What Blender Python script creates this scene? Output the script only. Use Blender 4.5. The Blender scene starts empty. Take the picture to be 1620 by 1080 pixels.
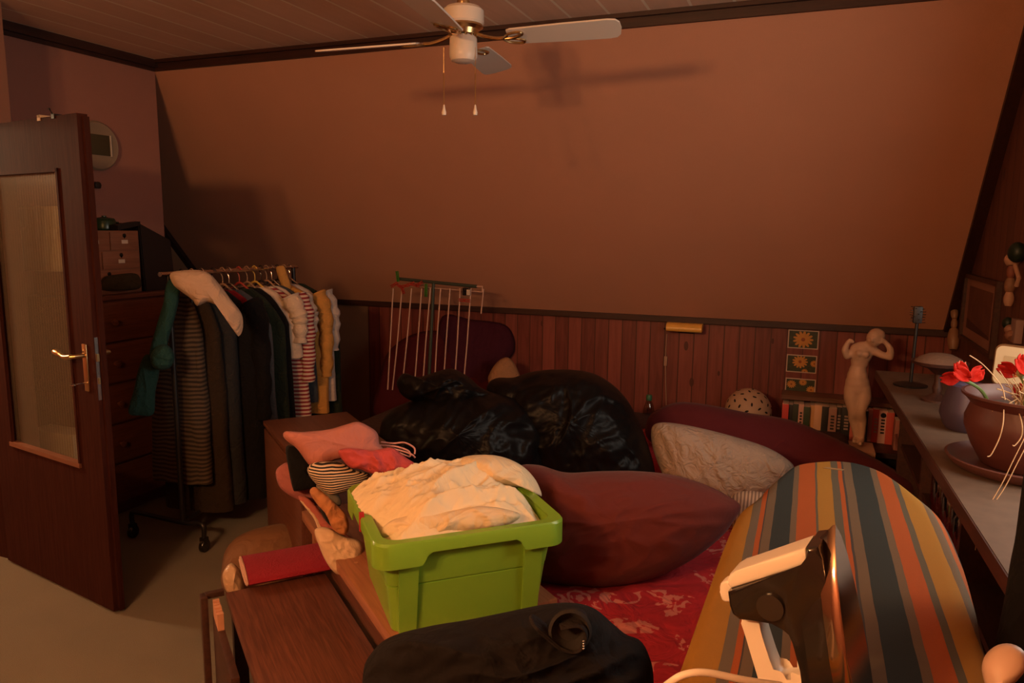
import bpy, bmesh, math, random
from mathutils import Vector, Matrix, noise
random.seed(7)
PI = math.pi
S = bpy.context.scene
COL = S.collection

# ------------------------------------------------------------------ camera
FPX, YAW, PITCH, ROLL = 1175.0, 0.37752, 0.14927, 0.0094
CAM = Vector((0, 0, 1.58))
F = Vector((-math.sin(YAW)*math.cos(PITCH), math.cos(YAW)*math.cos(PITCH), -math.sin(PITCH)))
_r = Vector((math.cos(YAW), math.sin(YAW), 0)); _u = _r.cross(F)
CR = _r*math.cos(ROLL) + _u*math.sin(ROLL)
CU = -_r*math.sin(ROLL) + _u*math.cos(ROLL)
cd = bpy.data.cameras.new('camera'); cam = bpy.data.objects.new('camera', cd); COL.objects.link(cam)
cd.sensor_width = 36; cd.lens = FPX/1620*36; cd.clip_start = 0.02
m = Matrix((CR, CU, -F)).transposed().to_4x4(); m.translation = CAM
cam.matrix_world = m
S.camera = cam

# ------------------------------------------------------------------ world, lights, exposure
w = bpy.data.worlds.new('world'); S.world = w; w.use_nodes = True
bg = w.node_tree.nodes['Background']; bg.inputs[0].default_value = (0.62, 0.75, 1.0, 1); bg.inputs[1].default_value = 0.25
S.view_settings.view_transform = 'Standard'; S.view_settings.look = 'None'
S.view_settings.exposure = 0.0; S.view_settings.gamma = 1.0; S.view_settings.use_curve_mapping = False

def lamp(name, kind, loc, power, col, **kw):
    d = bpy.data.lights.new(name, kind); d.energy = power; d.color = col
    for k, v in kw.items(): setattr(d, k, v)
    o = bpy.data.objects.new(name, d); COL.objects.link(o); o.location = loc
    return o
lamp('room_lamp_light', 'POINT', (-1.12, -0.80, 2.17), 86, (1.0, 0.51, 0.205), shadow_soft_size=0.08)   # a two-bulb lamp behind the viewer
lamp('room_lamp_light', 'POINT', (-1.44, -0.80, 2.17), 86, (1.0, 0.51, 0.205), shadow_soft_size=0.08)
lamp('hall_lamp_light', 'POINT', (-4.75, 1.85, 2.0), 105, (1.0, 0.66, 0.36), shadow_soft_size=0.10)
o = lamp('window_daylight', 'AREA', (0.98, 2.05, 1.62), 34, (1.0, 0.86, 0.70), shape='RECTANGLE', size=1.15, size_y=1.0)
o.rotation_euler = (0, math.radians(78), 0)

# ------------------------------------------------------------------ room numbers
XL, XD, XA, XR = -3.856, -3.50, -4.748, 0.81
YT, YK, HC, HK = 3.652, 4.947, 2.53, 1.009
HT = HC + 0.062      # ceiling; HC is the foot of its dark trim

# ------------------------------------------------------------------ helpers: picture rays used as a ruler
def ray(px, py): return F + CR*((px-810)/FPX) - CU*((py-540)/FPX)
def at(px, py, d): return CAM + ray(px, py)*d
def onX(px, py, X): r = ray(px, py); return CAM + r*(X/r.x)
def onY(px, py, Y): r = ray(px, py); return CAM + r*(Y/r.y)
def onZ(px, py, Z): r = ray(px, py); return CAM + r*((Z-1.58)/r.z)

# ------------------------------------------------------------------ helpers: objects
ORG = {}
def obj(name, bm, mat, parent=None, smooth=True, origin=None, mods=()):
    bmesh.ops.recalc_face_normals(bm, faces=bm.faces[:])
    if parent is not None: org = ORG[parent]
    elif origin is not None: org = Vector(origin)
    else:
        vs = [v.co for v in bm.verts]
        lo = Vector([min(v[i] for v in vs) for i in range(3)]); hi = Vector([max(v[i] for v in vs) for i in range(3)])
        org = Vector(((lo.x+hi.x)/2, (lo.y+hi.y)/2, lo.z))
    bmesh.ops.translate(bm, verts=bm.verts[:], vec=-org)
    me = bpy.data.meshes.new(name); bm.to_mesh(me); bm.free()
    o = bpy.data.objects.new(name, me); COL.objects.link(o)
    for mm in (mat if isinstance(mat, (list, tuple)) else [mat]): me.materials.append(mm)
    if smooth:
        for p in me.polygons: p.use_smooth = True
        if smooth != 'all':
            try: me.set_sharp_from_angle(angle=math.radians(38))
            except Exception: pass
    if parent is not None: o.parent = parent
    else: o.location = org
    ORG[o] = org
    for t, kw in mods:
        md = o.modifiers.new(t.lower(), t)
        for k, v in kw.items(): setattr(md, k, v)
    return o
def tag(o, label, cat, group=None, kind=None):
    o['label'] = label; o['category'] = cat
    if group: o['group'] = group
    if kind: o['kind'] = kind
    return o
def thing(name, loc, label, cat, group=None):
    o = bpy.data.objects.new(name, None); COL.objects.link(o); o.location = loc; o.empty_display_size = 0.05
    ORG[o] = Vector(loc); return tag(o, label, cat, group)
def struct(name, bm, mat, parent=None, smooth=False):
    o = obj(name, bm, mat, parent, smooth=smooth, origin=(0, 0, 0)); 
    if parent is None: o['kind'] = 'structure'
    return o
def BM(): return bmesh.new()

# ------------------------------------------------------------------ helpers: shapes
def hexa(bm, c8):
    v = [bm.verts.new(c) for c in c8]
    for f in ((0,3,2,1),(4,5,6,7),(0,1,5,4),(1,2,6,5),(2,3,7,6),(3,0,4,7)): bm.faces.new([v[i] for i in f])
    return v
def box(bm, c, s, ax=None, bevel=0.0):
    """box centred at c, size s, axes ax=(e1,e2,e3)"""
    c = Vector(c); e = ax or (Vector((1,0,0)), Vector((0,1,0)), Vector((0,0,1)))
    h = [e[i]*s[i]/2 for i in range(3)]
    t = bmesh.new()
    hexa(t, [c-h[0]-h[1]-h[2], c+h[0]-h[1]-h[2], c+h[0]+h[1]-h[2], c-h[0]+h[1]-h[2],
             c-h[0]-h[1]+h[2], c+h[0]-h[1]+h[2], c+h[0]+h[1]+h[2], c-h[0]+h[1]+h[2]])
    if bevel: bmesh.ops.bevel(t, geom=t.edges[:], offset=bevel, segments=2, affect='EDGES', profile=0.6)
    merge(bm, t)
def merge(bm, t):
    mp = {}
    for v in t.verts: mp[v] = bm.verts.new(v.co)
    for f in t.faces:
        try: nf = bm.faces.new([mp[v] for v in f.verts]); nf.material_index = f.material_index
        except ValueError: pass
    t.free()
def bx(bm, x0, x1, y0, y1, z0, z1, bevel=0.0):
    box(bm, ((x0+x1)/2, (y0+y1)/2, (z0+z1)/2), (x1-x0, y1-y0, z1-z0), None, bevel)
def frame_of(d):
    d = d.normalized(); a = Vector((0,0,1)) if abs(d.z) < 0.9 else Vector((1,0,0))
    s = d.cross(a).normalized(); return s, s.cross(d)
def tube(bm, pts, r, n=8, cap=True):
    pts = [Vector(p) for p in pts]; rings = []
    R = r if isinstance(r, (list, tuple)) else [r]*len(pts)
    s = None
    for i, p in enumerate(pts):
        d = (pts[min(i+1, len(pts)-1)] - pts[max(i-1, 0)])
        if d.length < 1e-9: d = Vector((0,0,1))
        d.normalize()
        if s is None: s, t = frame_of(d)
        s = (s - d*s.dot(d)).normalized(); t = s.cross(d)
        rings.append([bm.verts.new(p + (s*math.cos(2*PI*k/n) + t*math.sin(2*PI*k/n))*R[i]) for k in range(n)])
    for a, b in zip(rings, rings[1:]):
        for k in range(n): bm.faces.new((a[k], a[(k+1)%n], b[(k+1)%n], b[k]))
    if cap:
        bm.faces.new(rings[0][::-1]); bm.faces.new(rings[-1])
def cyl(bm, a, b, r, n=16): tube(bm, [a, b], r, n)
def lathe(bm, prof, c, n=32, axis=None):
    """prof: list of (radius, height) ; axis=(e1,e2,up)"""
    c = Vector(c); e = axis or (Vector((1,0,0)), Vector((0,1,0)), Vector((0,0,1)))
    rings = []
    for r, z in prof:
        if r < 1e-5: rings.append([bm.verts.new(c + e[2]*z)])
        else: rings.append([bm.verts.new(c + e[2]*z + (e[0]*math.cos(2*PI*k/n) + e[1]*math.sin(2*PI*k/n))*r) for k in range(n)])
    for a, b in zip(rings, rings[1:]):
        for k in range(n):
            q = [a[k % len(a)], a[(k+1) % len(a)], b[(k+1) % len(b)], b[k % len(b)]]
            u = []
            for v in q:
                if v not in u: u.append(v)
            if len(u) > 2: bm.faces.new(u)
def ball(bm, c, r, seg=14, sc=(1,1,1)):
    prof = [(math.sin(PI*i/(seg))*1.0, -math.cos(PI*i/seg)) for i in range(seg+1)]
    prof[0] = (0, -1); prof[-1] = (0, 1)
    lathe(bm, [(p*1.0, h*1.0) for p, h in prof], c, seg*2, (Vector((r*sc[0],0,0)), Vector((0,r*sc[1],0)), Vector((0,0,r*sc[2]))))
def spline(pts, n, closed=True):
    """Catmull-Rom resample of a list of vectors"""
    P = [Vector(p) for p in pts]; m = len(P); out = []
    segs = m if closed else m-1
    for i in range(segs):
        g = (lambda k: P[k % m]) if closed else (lambda k: P[max(0, min(m-1, k))])
        p0, p1, p2, p3 = g(i-1), g(i), g(i+1), g(i+2)
        for j in range(n):
            t = j/n
            out.append(0.5*((2*p1) + (p2-p0)*t + (2*p0-5*p1+4*p2-p3)*t*t + (3*p1-p0-3*p2+p3)*t**3))
    if not closed: out.append(P[-1])
    return out
def resample(P, n):
    L = [0]
    for a, b in zip(P, P[1:]+P[:1]): L.append(L[-1] + (b-a).length)
    out = []; k = 0
    for i in range(n):
        s = L[-1]*i/n
        while L[k+1] < s: k += 1
        t = (s-L[k])/max(1e-9, L[k+1]-L[k]); out.append(P[k].lerp(P[(k+1) % len(P)], t))
    return out
def ridge(x, y, z):
    return 1 - abs(noise.noise(Vector((x, y, z))))*2
def folds(seed, amp, fx, fy, warp=0.6, ang=0.0):
    """height function of creased cloth, lengths in metres"""
    ca, sa = math.cos(ang), math.sin(ang)
    def h(x, y):
        x, y = ca*x+sa*y, -sa*x+ca*y
        wx = noise.noise(Vector((x*fx*.5, y*fy*.5, seed)))*warp; wy = noise.noise(Vector((x*fx*.5, y*fy*.5, seed+9)))*warp
        a = ridge(x*fx+wx, y*fy+wy, seed+3)
        b = ridge(x*fx*2.3+wy*2, y*fy*2.3+wx*2, seed+17)
        return amp*(0.7*max(0, a)**1.5 + 0.35*max(0, b)**1.5 - 0.35)
    return h
def inflate(outl, depth, front, back, hf=None, rings=22, nseg=110, power=0.5, face=None, round_=True, centre=None):
    """closed soft body: the outline stands in a plane across the line of sight at its own distance, and the body swells
    to `front` towards the viewer's side and `back` behind."""
    cx = sum(p[0] for p in outl)/len(outl); cy = sum(p[1] for p in outl)/len(outl)
    if centre: cx, cy = centre
    C = at(cx, cy, depth); nrm = -(ray(cx, cy)).normalized() if face is None else Vector(face).normalized()
    e1 = Vector((0,0,1)).cross(nrm).normalized(); e2 = nrm.cross(e1)
    def pl(px, py):
        r = ray(px, py); t = (C-CAM).dot(nrm)/r.dot(nrm); d = CAM + r*t - C
        return Vector((d.dot(e1), d.dot(e2), 0))
    P = [pl(*p) for p in outl]
    if round_: P = spline(P, 10)
    P = resample(P, nseg)
    bm = BM()
    def build(sign, T):
        R = []
        for i in range(rings+1):
            r = i/rings; row = []
            for k in range(nseg):
                q = P[k]*r; h = T*max(0, 1-r*r)**power
                if hf and i < rings: h += hf(q.x, q.y)*min(1, (1-r)*5)*(1 if sign > 0 else .5)
                row.append(C + e1*q.x + e2*q.y + nrm*(sign*h))
            R.append(row)
        return R
    fr = build(1, front); bk = build(-1, back)
    rim = [bm.verts.new(c) for c in fr[-1]]
    for R in (fr, bk):
        cv = bm.verts.new(R[0][0]); prev = None
        for i in range(1, rings+1):
            row = rim if i == rings else [bm.verts.new(c) for c in R[i]]
            for k in range(nseg):
                k2 = (k+1) % nseg
                if prev is None: bm.faces.new((cv, row[k], row[k2]))
                else: bm.faces.new((prev[k], row[k], row[k2], prev[k2]))
            prev = row
    return bm
def skin_obj(name, verts, edges, radii, mat, parent=None, sub=2):
    me = bpy.data.meshes.new(name); org = ORG[parent] if parent else Vector(verts[0])
    me.from_pydata([Vector(v)-org for v in verts], edges, []); o = bpy.data.objects.new(name, me); COL.objects.link(o)
    sm = o.modifiers.new('skin', 'SKIN'); sm.use_smooth_shade = True
    if not me.skin_vertices: me.attributes.new('skin_vertex', 'FLOAT', 'POINT')
    for i, r in enumerate(radii):
        me.skin_vertices[0].data[i].radius = r if isinstance(r, tuple) else (r, r)
    me.skin_vertices[0].data[0].use_root = True
    sb = o.modifiers.new('sub', 'SUBSURF'); sb.levels = sub; sb.render_levels = sub
    me.materials.append(mat)
    if parent: o.parent = parent
    else: o.location = org
    ORG[o] = org; return o

# ------------------------------------------------------------------ materials
def nd(nt, t, **kw):
    n = nt.nodes.new(t)
    for k, v in kw.items():
        if k.startswith('i_'):
            key = k[2:]; key = int(key) if key.isdigit() else key.replace('_', ' ')
            n.inputs[key].default_value = v
        else: setattr(n, k, v)
    return n
def ln(nt, a, ao, b, bi): nt.links.new(a.outputs[ao], b.inputs[bi])
def c4(c): return (c[0], c[1], c[2], 1)
def base_mat(name):
    m = bpy.data.materials.new(name); m.use_nodes = True; nt = m.node_tree
    return m, nt, nt.nodes['Principled BSDF']
def mix_rgb(nt, fac, a, b, mode='MIX'):
    n = nt.nodes.new('ShaderNodeMix'); n.data_type = 'RGBA'; n.blend_type = mode
    for sock, v in ((0, fac), (6, a), (7, b)):
        if isinstance(v, tuple) and len(v) == 2: nt.links.new(v[0].outputs[v[1]], n.inputs[sock])
        else: n.inputs[sock].default_value = v if not (isinstance(v, tuple) and len(v) == 3) else c4(v)
    return (n, 2)
def math_n(nt, op, a, b=None):
    n = nt.nodes.new('ShaderNodeMath'); n.operation = op
    for i, v in enumerate((a, b)):
        if v is None: continue
        if isinstance(v, tuple): nt.links.new(v[0].outputs[v[1]], n.inputs[i])
        else: n.inputs[i].default_value = v
    return (n, 0)
def link_to(nt, src, node, sock): nt.links.new(src[0].outputs[src[1]], node.inputs[sock])
def bump(nt, bs, h, strength, dist):
    b = nd(nt, 'ShaderNodeBump'); b.inputs['Strength'].default_value = strength; b.inputs['Distance'].default_value = dist
    link_to(nt, h, b, 'Height'); ln(nt, b, 'Normal', bs, 'Normal')
def plain(name, col, rough=0.6, metal=0.0, var=0.12, scale=9, bmp=0.0, bscale=60, coat=0.0, spec=None, sheen=0.0):
    m, nt, bs = base_mat(name)
    tc = nd(nt, 'ShaderNodeTexCoord'); n1 = nd(nt, 'ShaderNodeTexNoise', i_Scale=scale, i_Detail=4.0); ln(nt, tc, 'Object', n1, 'Vector')
    d = tuple(c*(1-var) for c in col); l = tuple(min(1, c*(1+var)) for c in col)
    link_to(nt, mix_rgb(nt, (n1, 0), d, l), bs, 'Base Color')
    bs.inputs['Roughness'].default_value = rough; bs.inputs['Metallic'].default_value = metal
    if coat: bs.inputs['Coat Weight'].default_value = coat; bs.inputs['Coat Roughness'].default_value = .12
    if spec is not None: bs.inputs['Specular IOR Level'].default_value = spec
    if sheen: bs.inputs['Sheen Weight'].default_value = sheen
    if bmp:
        n2 = nd(nt, 'ShaderNodeTexNoise', i_Scale=bscale, i_Detail=5.0); ln(nt, tc, 'Object', n2, 'Vector')
        bump(nt, bs, (n2, 0), bmp, 0.01)
    return m
def cloth(name, col, var=0.10, crease=0.35, cscale=14, weave=900, rough=0.9, sheen=0.02):
    m, nt, bs = base_mat(name)
    tc = nd(nt, 'ShaderNodeTexCoord')
    n1 = nd(nt, 'ShaderNodeTexNoise', i_Scale=6.0, i_Detail=5.0); ln(nt, tc, 'Object', n1, 'Vector')
    d = tuple(c*(1-var) for c in col); l = tuple(min(1, c*(1+var)) for c in col)
    link_to(nt, mix_rgb(nt, (n1, 0), d, l), bs, 'Base Color')
    bs.inputs['Roughness'].default_value = rough; bs.inputs['Sheen Weight'].default_value = sheen; bs.inputs['Specular IOR Level'].default_value = 0.2
    n2 = nd(nt, 'ShaderNodeTexNoise', i_Scale=float(cscale), i_Detail=3.0, i_Distortion=1.2); ln(nt, tc, 'Object', n2, 'Vector')
    r = math_n(nt, 'ABSOLUTE', math_n(nt, 'SUBTRACT', (n2, 0), 0.5))
    n3 = nd(nt, 'ShaderNodeTexNoise', i_Scale=float(weave)); ln(nt, tc, 'Object', n3, 'Vector')
    bump(nt, bs, math_n(nt, 'ADD', r, math_n(nt, 'MULTIPLY', (n3, 0), 0.02)), crease, 0.05)
    return m
def stripes(name, cols, axis='Z', freq=60.0, warp=0.02, rough=0.9):
    """woven stripes along one object axis"""
    m, nt, bs = base_mat(name)
    tc = nd(nt, 'ShaderNodeTexCoord'); n1 = nd(nt, 'ShaderNodeTexNoise', i_Scale=5.0, i_Detail=2.0); ln(nt, tc, 'Object', n1, 'Vector')
    sp = nd(nt, 'ShaderNodeSeparateXYZ'); ln(nt, tc, 'Object', sp, 'Vector')
    a = math_n(nt, 'ADD', (sp, 'XYZ'.index(axis)), math_n(nt, 'MULTIPLY', (n1, 0), warp))
    f = math_n(nt, 'FRACT', math_n(nt, 'MULTIPLY', a, freq))
    rp = nd(nt, 'ShaderNodeValToRGB'); rp.color_ramp.interpolation = 'CONSTANT'; link_to(nt, f, rp, 0)
    e = rp.color_ramp.elements; e[0].color = c4(cols[0]); e[0].position = 0; e[1].color = c4(cols[1]); e[1].position = 0.5
    ln(nt, rp, 0, bs, 'Base Color'); bs.inputs['Roughness'].default_value = rough
    return m
def wood(name, dark, light, axis='X', scale=1.0, rough=0.45, stretch=14.0, knots=False, coat=0.0):
    """grain runs along axis (object space)"""
    m, nt, bs = base_mat(name)
    tc = nd(nt, 'ShaderNodeTexCoord'); mp = nd(nt, 'ShaderNodeMapping'); ln(nt, tc, 'Object', mp, 'Vector')
    s = [stretch*scale]*3; s['XYZ'.index(axis)] = 0.9*scale; mp.inputs['Scale'].default_value = s
    n1 = nd(nt, 'ShaderNodeTexNoise', i_Scale=3.0, i_Detail=7.0, i_Distortion=0.8); ln(nt, mp, 0, n1, 'Vector')
    n2 = nd(nt, 'ShaderNodeTexNoise', i_Scale=14.0, i_Detail=3.0); ln(nt, mp, 0, n2, 'Vector')
    v = math_n(nt, 'ADD', math_n(nt, 'MULTIPLY', (n1, 0), 0.7), math_n(nt, 'MULTIPLY', (n2, 0), 0.35))
    rp = nd(nt, 'ShaderNodeValToRGB'); link_to(nt, v, rp, 0); e = rp.color_ramp.elements
    e[0].position = 0.36; e[0].color = c4(dark); e[1].position = 0.66; e[1].color = c4(light)
    ln(nt, rp, 0, bs, 'Base Color'); bs.inputs['Roughness'].default_value = rough
    if coat: bs.inputs['Coat Weight'].default_value = coat; bs.inputs['Coat Roughness'].default_value = 0.2
    bump(nt, bs, v, 0.12, 0.004)
    return m
def planks(name, across, width, dark, light, groove, gw=0.05, rough=0.5, knots=True, along='Z', groove_bump=0.6):
    """tongue-and-groove boards: `across` is the axis the boards follow each other on"""
    m, nt, bs = base_mat(name)
    tc = nd(nt, 'ShaderNodeTexCoord'); sp = nd(nt, 'ShaderNodeSeparateXYZ'); ln(nt, tc, 'Object', sp, 'Vector')
    u = math_n(nt, 'MULTIPLY', (sp, 'XYZ'.index(across)), 1.0/width)
    cell = math_n(nt, 'FLOOR', u); fr = math_n(nt, 'FRACT', u)
    wn = nd(nt, 'ShaderNodeTexWhiteNoise', noise_dimensions='1D'); link_to(nt, cell, wn, 'W')
    cb = nd(nt, 'ShaderNodeCombineXYZ'); s = {'X': 14.0, 'Y': 14.0, 'Z': 14.0}; s[along] = 1.1
    for i, a in enumerate('XYZ'):
        v = math_n(nt, 'MULTIPLY', (sp, i), s[a])
        if a == along: v = math_n(nt, 'ADD', v, math_n(nt, 'MULTIPLY', (wn, 0), 37.0))
        link_to(nt, v, cb, i)
    n1 = nd(nt, 'ShaderNodeTexNoise', i_Scale=2.2, i_Detail=6.0, i_Distortion=1.0); ln(nt, cb, 0, n1, 'Vector')
    t = math_n(nt, 'ADD', math_n(nt, 'MULTIPLY', (n1, 0), 0.75), math_n(nt, 'MULTIPLY', (wn, 0), 0.35))
    rp = nd(nt, 'ShaderNodeValToRGB'); link_to(nt, t, rp, 0); e = rp.color_ramp.elements
    e[0].position = 0.3; e[0].color = c4(dark); e[1].position = 0.75; e[1].color = c4(light)
    col = (rp, 0)
    if knots:
        cb2 = nd(nt, 'ShaderNodeCombineXYZ')
        for i, a in enumerate('XYZ'): link_to(nt, math_n(nt, 'MULTIPLY', (sp, i), 3.2 if a == along else 7.0), cb2, i)
        vo = nd(nt, 'ShaderNodeTexVoronoi', i_Scale=1.0); ln(nt, cb2, 0, vo, 'Vector')
        k = math_n(nt, 'LESS_THAN', (vo, 0), 0.10)
        col = mix_rgb(nt, math_n(nt, 'MULTIPLY', k, 0.75), col, tuple(c*0.35 for c in dark))
    g = math_n(nt, 'LESS_THAN', math_n(nt, 'ABSOLUTE', math_n(nt, 'SUBTRACT', fr, 0.5)), 0.5-gw)
    col = mix_rgb(nt, g, groove, col)
    link_to(nt, col, bs, 'Base Color'); bs.inputs['Roughness'].default_value = rough
    bump(nt, bs, g, groove_bump, 0.01)
    return m
def metal(name, col, rough=0.25): return plain(name, col, rough, 1.0, 0.08, 20)
def thin_glass(name, tint, gloss=0.12, rough=0.1, ribs=None, diffuse=None, dfac=0.0):
    m = bpy.data.materials.new(name); m.use_nodes = True; nt = m.node_tree
    nt.nodes.remove(nt.nodes['Principled BSDF']); out = nt.nodes['Material Output']
    tr = nd(nt, 'ShaderNodeBsdfTransparent', i_Color=c4(tint)); gl = nd(nt, 'ShaderNodeBsdfGlossy', i_Roughness=rough)
    mx = nd(nt, 'ShaderNodeMixShader', i_0=gloss); ln(nt, tr, 0, mx, 1); ln(nt, gl, 0, mx, 2)
    if ribs:
        tc = nd(nt, 'ShaderNodeTexCoord'); wv = nd(nt, 'ShaderNodeTexWave', i_Scale=ribs); wv.bands_direction = 'X'
        ln(nt, tc, 'Object', wv, 'Vector')
        b = nd(nt, 'ShaderNodeBump', i_Strength=0.8, i_Distance=0.01); ln(nt, wv, 1, b, 'Height'); ln(nt, b, 0, gl, 'Normal')
        link_to(nt, mix_rgb(nt, (wv, 1), tuple(c*0.5 for c in tint), tint), tr, 'Color')
    last = mx
    if dfac:
        df = nd(nt, 'ShaderNodeBsdfDiffuse', i_Color=c4(diffuse)); m2 = nd(nt, 'ShaderNodeMixShader', i_0=dfac)
        ln(nt, mx, 0, m2, 1); ln(nt, df, 0, m2, 2); last = m2
    ln(nt, last, 0, out, 0)
    return m

M = {}
M['slope'] = plain('terracotta_wallpaper', (0.54, 0.262, 0.162), 0.9, var=0.05, scale=3, bmp=0.25, bscale=260)
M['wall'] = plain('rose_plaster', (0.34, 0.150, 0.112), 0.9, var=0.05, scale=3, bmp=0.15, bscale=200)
M['bare'] = plain('drab_plaster', (0.26, 0.14, 0.08), 0.9, var=0.1, scale=4)
M['carpet'] = plain('tan_carpet', (0.135, 0.110, 0.066), 0.95, var=0.16, scale=5, bmp=0.6, bscale=420, sheen=0.2)
M['ceiling'] = planks('ceiling_boards', 'X', 0.19, (0.76, 0.49, 0.34), (0.84, 0.56, 0.40), (0.95, 0.80, 0.62), 0.035, 0.6, False, 'Y', 0.5)
M['pine'] = planks('pine_panelling', 'X', 0.096, (0.135, 0.028, 0.022), (0.28, 0.072, 0.052), (0.085, 0.022, 0.016), 0.04, 0.42, True, 'Z')
M['pine_r'] = planks('brown_pine_panelling', 'Y', 0.115, (0.085, 0.028, 0.018), (0.14, 0.050, 0.030), (0.04, 0.013, 0.009), 0.035, 0.55, True, 'Z')
M['trim'] = wood('dark_trim_wood', (0.026, 0.0075, 0.0055), (0.052, 0.016, 0.010), 'X', 1.0, 0.5)
M['doorwood'] = wood('door_mahogany', (0.029, 0.0082, 0.006), (0.050, 0.015, 0.0105), 'Z', 1.6, 0.75, 18)
M['doorwood'].node_tree.nodes['Principled BSDF'].inputs['Specular IOR Level'].default_value = 0.05
M['doorlip_lit'] = wood('toplit_bead_wood', (0.16, 0.06, 0.032), (0.22, 0.09, 0.05), 'X', 1.6, 0.4, 18)  # lower glass bead: light from above is put into its paler colour
M['doorglass'] = thin_glass('ribbed_glass', (0.97, 0.92, 0.78), 0.05, 0.2, ribs=15.7, diffuse=(0.5, 0.42, 0.32), dfac=0.11)
M['brass'] = metal('brass', (0.62, 0.42, 0.20), 0.28)
M['steel'] = metal('steel', (0.62, 0.58, 0.55), 0.22)
M['black_metal'] = plain('black_metal', (0.012, 0.010, 0.010), 0.4)
M['white_plastic'] = plain('white_enamel', (0.72, 0.62, 0.52), 0.4, var=0.04)
M['pale_plastic'] = plain('cream_plastic', (0.80, 0.70, 0.58), 0.35, var=0.04)
M['black_plastic'] = plain('smoked_plastic', (0.016, 0.012, 0.010), 0.16, var=0.1, coat=0.5)
M['drawerwood'] = wood('drawer_pine', (0.085, 0.026, 0.016), (0.15, 0.05, 0.030), 'Y', 1.3, 0.5)
M['smalldrawer'] = wood('small_drawer_wood', (0.20, 0.075, 0.040), (0.28, 0.11, 0.06), 'Y', 1.3, 0.55)
M['cab'] = wood('brown_veneer', (0.105, 0.036, 0.022), (0.19, 0.068, 0.040), 'X', 2.6, 0.4, 20)
M['bench'] = wood('orange_veneer', (0.30, 0.12, 0.055), (0.40, 0.165, 0.075), 'X', 1.6, 0.4, 12)
M['rawwood'] = plain('raw_splintered_wood', (0.55, 0.27, 0.16), 0.8, var=0.15, scale=40)
M['green_box'] = plain('lime_plastic', (0.20, 0.385, 0.032), 0.28, var=0.03)
M['cream'] = cloth('cream_jersey', (0.76, 0.62, 0.40), 0.02, 0.35, 8)
M['cream2'] = cloth('warm_cream_jersey', (0.72, 0.57, 0.36), 0.02, 0.35, 10)
M['red_cushion'] = cloth('brick_red_velvet', (0.115, 0.022, 0.018), 0.06, 0.16, 7, sheen=0.05)
M['white_pillow'] = cloth('quilted_white_cotton', (0.38, 0.30, 0.24), 0.05, 0.55, 18)
M['purple'] = cloth('plum_blanket', (0.100, 0.016, 0.022), 0.1, 0.15, 6, sheen=0.05)
M['plum'] = cloth('violet_plum_cloth', (0.055, 0.009, 0.020), 0.1, 0.2, 6, sheen=0.0)
M['wine'] = cloth('wine_red_cloth', (0.065, 0.007, 0.009), 0.1, 0.2, 6, sheen=0.0)
M['beige'] = cloth('beige_sackcloth', (0.18, 0.090, 0.046), 0.08, 0.35, 9)
M['teal'] = cloth('teal_wool', (0.016, 0.055, 0.048), 0.1, 0.4, 20)
M['garbage'] = plain('black_bin_liner', (0.005, 0.004, 0.004), 0.42, var=0.3, scale=8, bmp=0.25, bscale=12, spec=.11)
M['jacket'] = cloth('black_fleece', (0.0065, 0.0045, 0.0045), 0.15, 0.25, 12, sheen=0.0)
M['paper'] = plain('paper_white', (0.62, 0.50, 0.40), 0.8, var=0.05)
M['stone'] = plain('statue_alabaster', (0.60, 0.39, 0.26), 0.55, var=0.06, scale=18)
M['ceramic'] = plain('unglazed_ceramic', (0.50, 0.34, 0.23), 0.6, var=0.05)
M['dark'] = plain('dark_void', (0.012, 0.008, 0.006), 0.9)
M['terracotta'] = plain('terracotta_pot', (0.090, 0.023, 0.0155), 0.5, var=0.07, scale=14)
M['saucer'] = plain('terracotta_saucer', (0.11, 0.036, 0.026), 0.55, var=0.05)
M['soil'] = plain('dry_soil', (0.05, 0.025, 0.015), 0.95, var=0.4, scale=60, bmp=0.6)
M['vase'] = plain('slate_violet_glaze', (0.060, 0.044, 0.080), 0.45, var=0.12)
M['petal'] = plain('red_petal', (0.40, 0.014, 0.007), 0.7, var=0.15, scale=30, spec=.1)
M['petal_pale'] = plain('salmon_petal', (0.55, 0.13, 0.085), 0.7, var=0.15, scale=40, spec=.1)
M['stem'] = plain('green_stem', (0.10, 0.15, 0.035), 0.5)
M['straw'] = plain('dry_straw', (0.52, 0.33, 0.17), 0.7, var=0.2, scale=50)
M['worktop'] = plain('mottled_worktop', (0.120, 0.074, 0.049), 0.55, var=0.28, scale=26)
M['darkwood'] = wood('dark_brown_wood', (0.035, 0.013, 0.009), (0.07, 0.026, 0.016), 'Y', 1.5, 0.5)
M['iron_black'] = plain('cast_iron', (0.012, 0.009, 0.008), 0.5)
M['yellow'] = plain('mustard_enamel', (0.85, 0.46, 0.09), 0.3, var=0.04)
M['cord'] = plain('beige_cord', (0.42, 0.26, 0.17), 0.6)
M['rackgreen'] = plain('green_grey_enamel', (0.045, 0.058, 0.042), 0.4)
M['wire'] = plain('white_coated_wire', (0.62, 0.40, 0.30), 0.5)
M['peg_red'] = plain('red_plastic', (0.36, 0.035, 0.02), 0.4)
M['peg_green'] = plain('green_plastic', (0.035, 0.17, 0.02), 0.4)
M['cream_board'] = plain('cream_glaze', (0.80, 0.70, 0.47), 0.35, var=0.04)
M['glassjar'] = thin_glass('jar_glass', (0.75, 0.70, 0.62), 0.16, 0.05)
M['winglass'] = thin_glass('window_glass', (0.95, 0.95, 0.95), 0.06, 0.02)
M['chrome'] = metal('chrome', (0.50, 0.38, 0.28), 0.13)
M['puppet'] = plain('worn_wood', (0.22, 0.11, 0.06), 0.6, var=0.2, scale=30)
M['leafgreen'] = plain('dark_green_paint', (0.006, 0.018, 0.009), 0.5)
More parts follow.
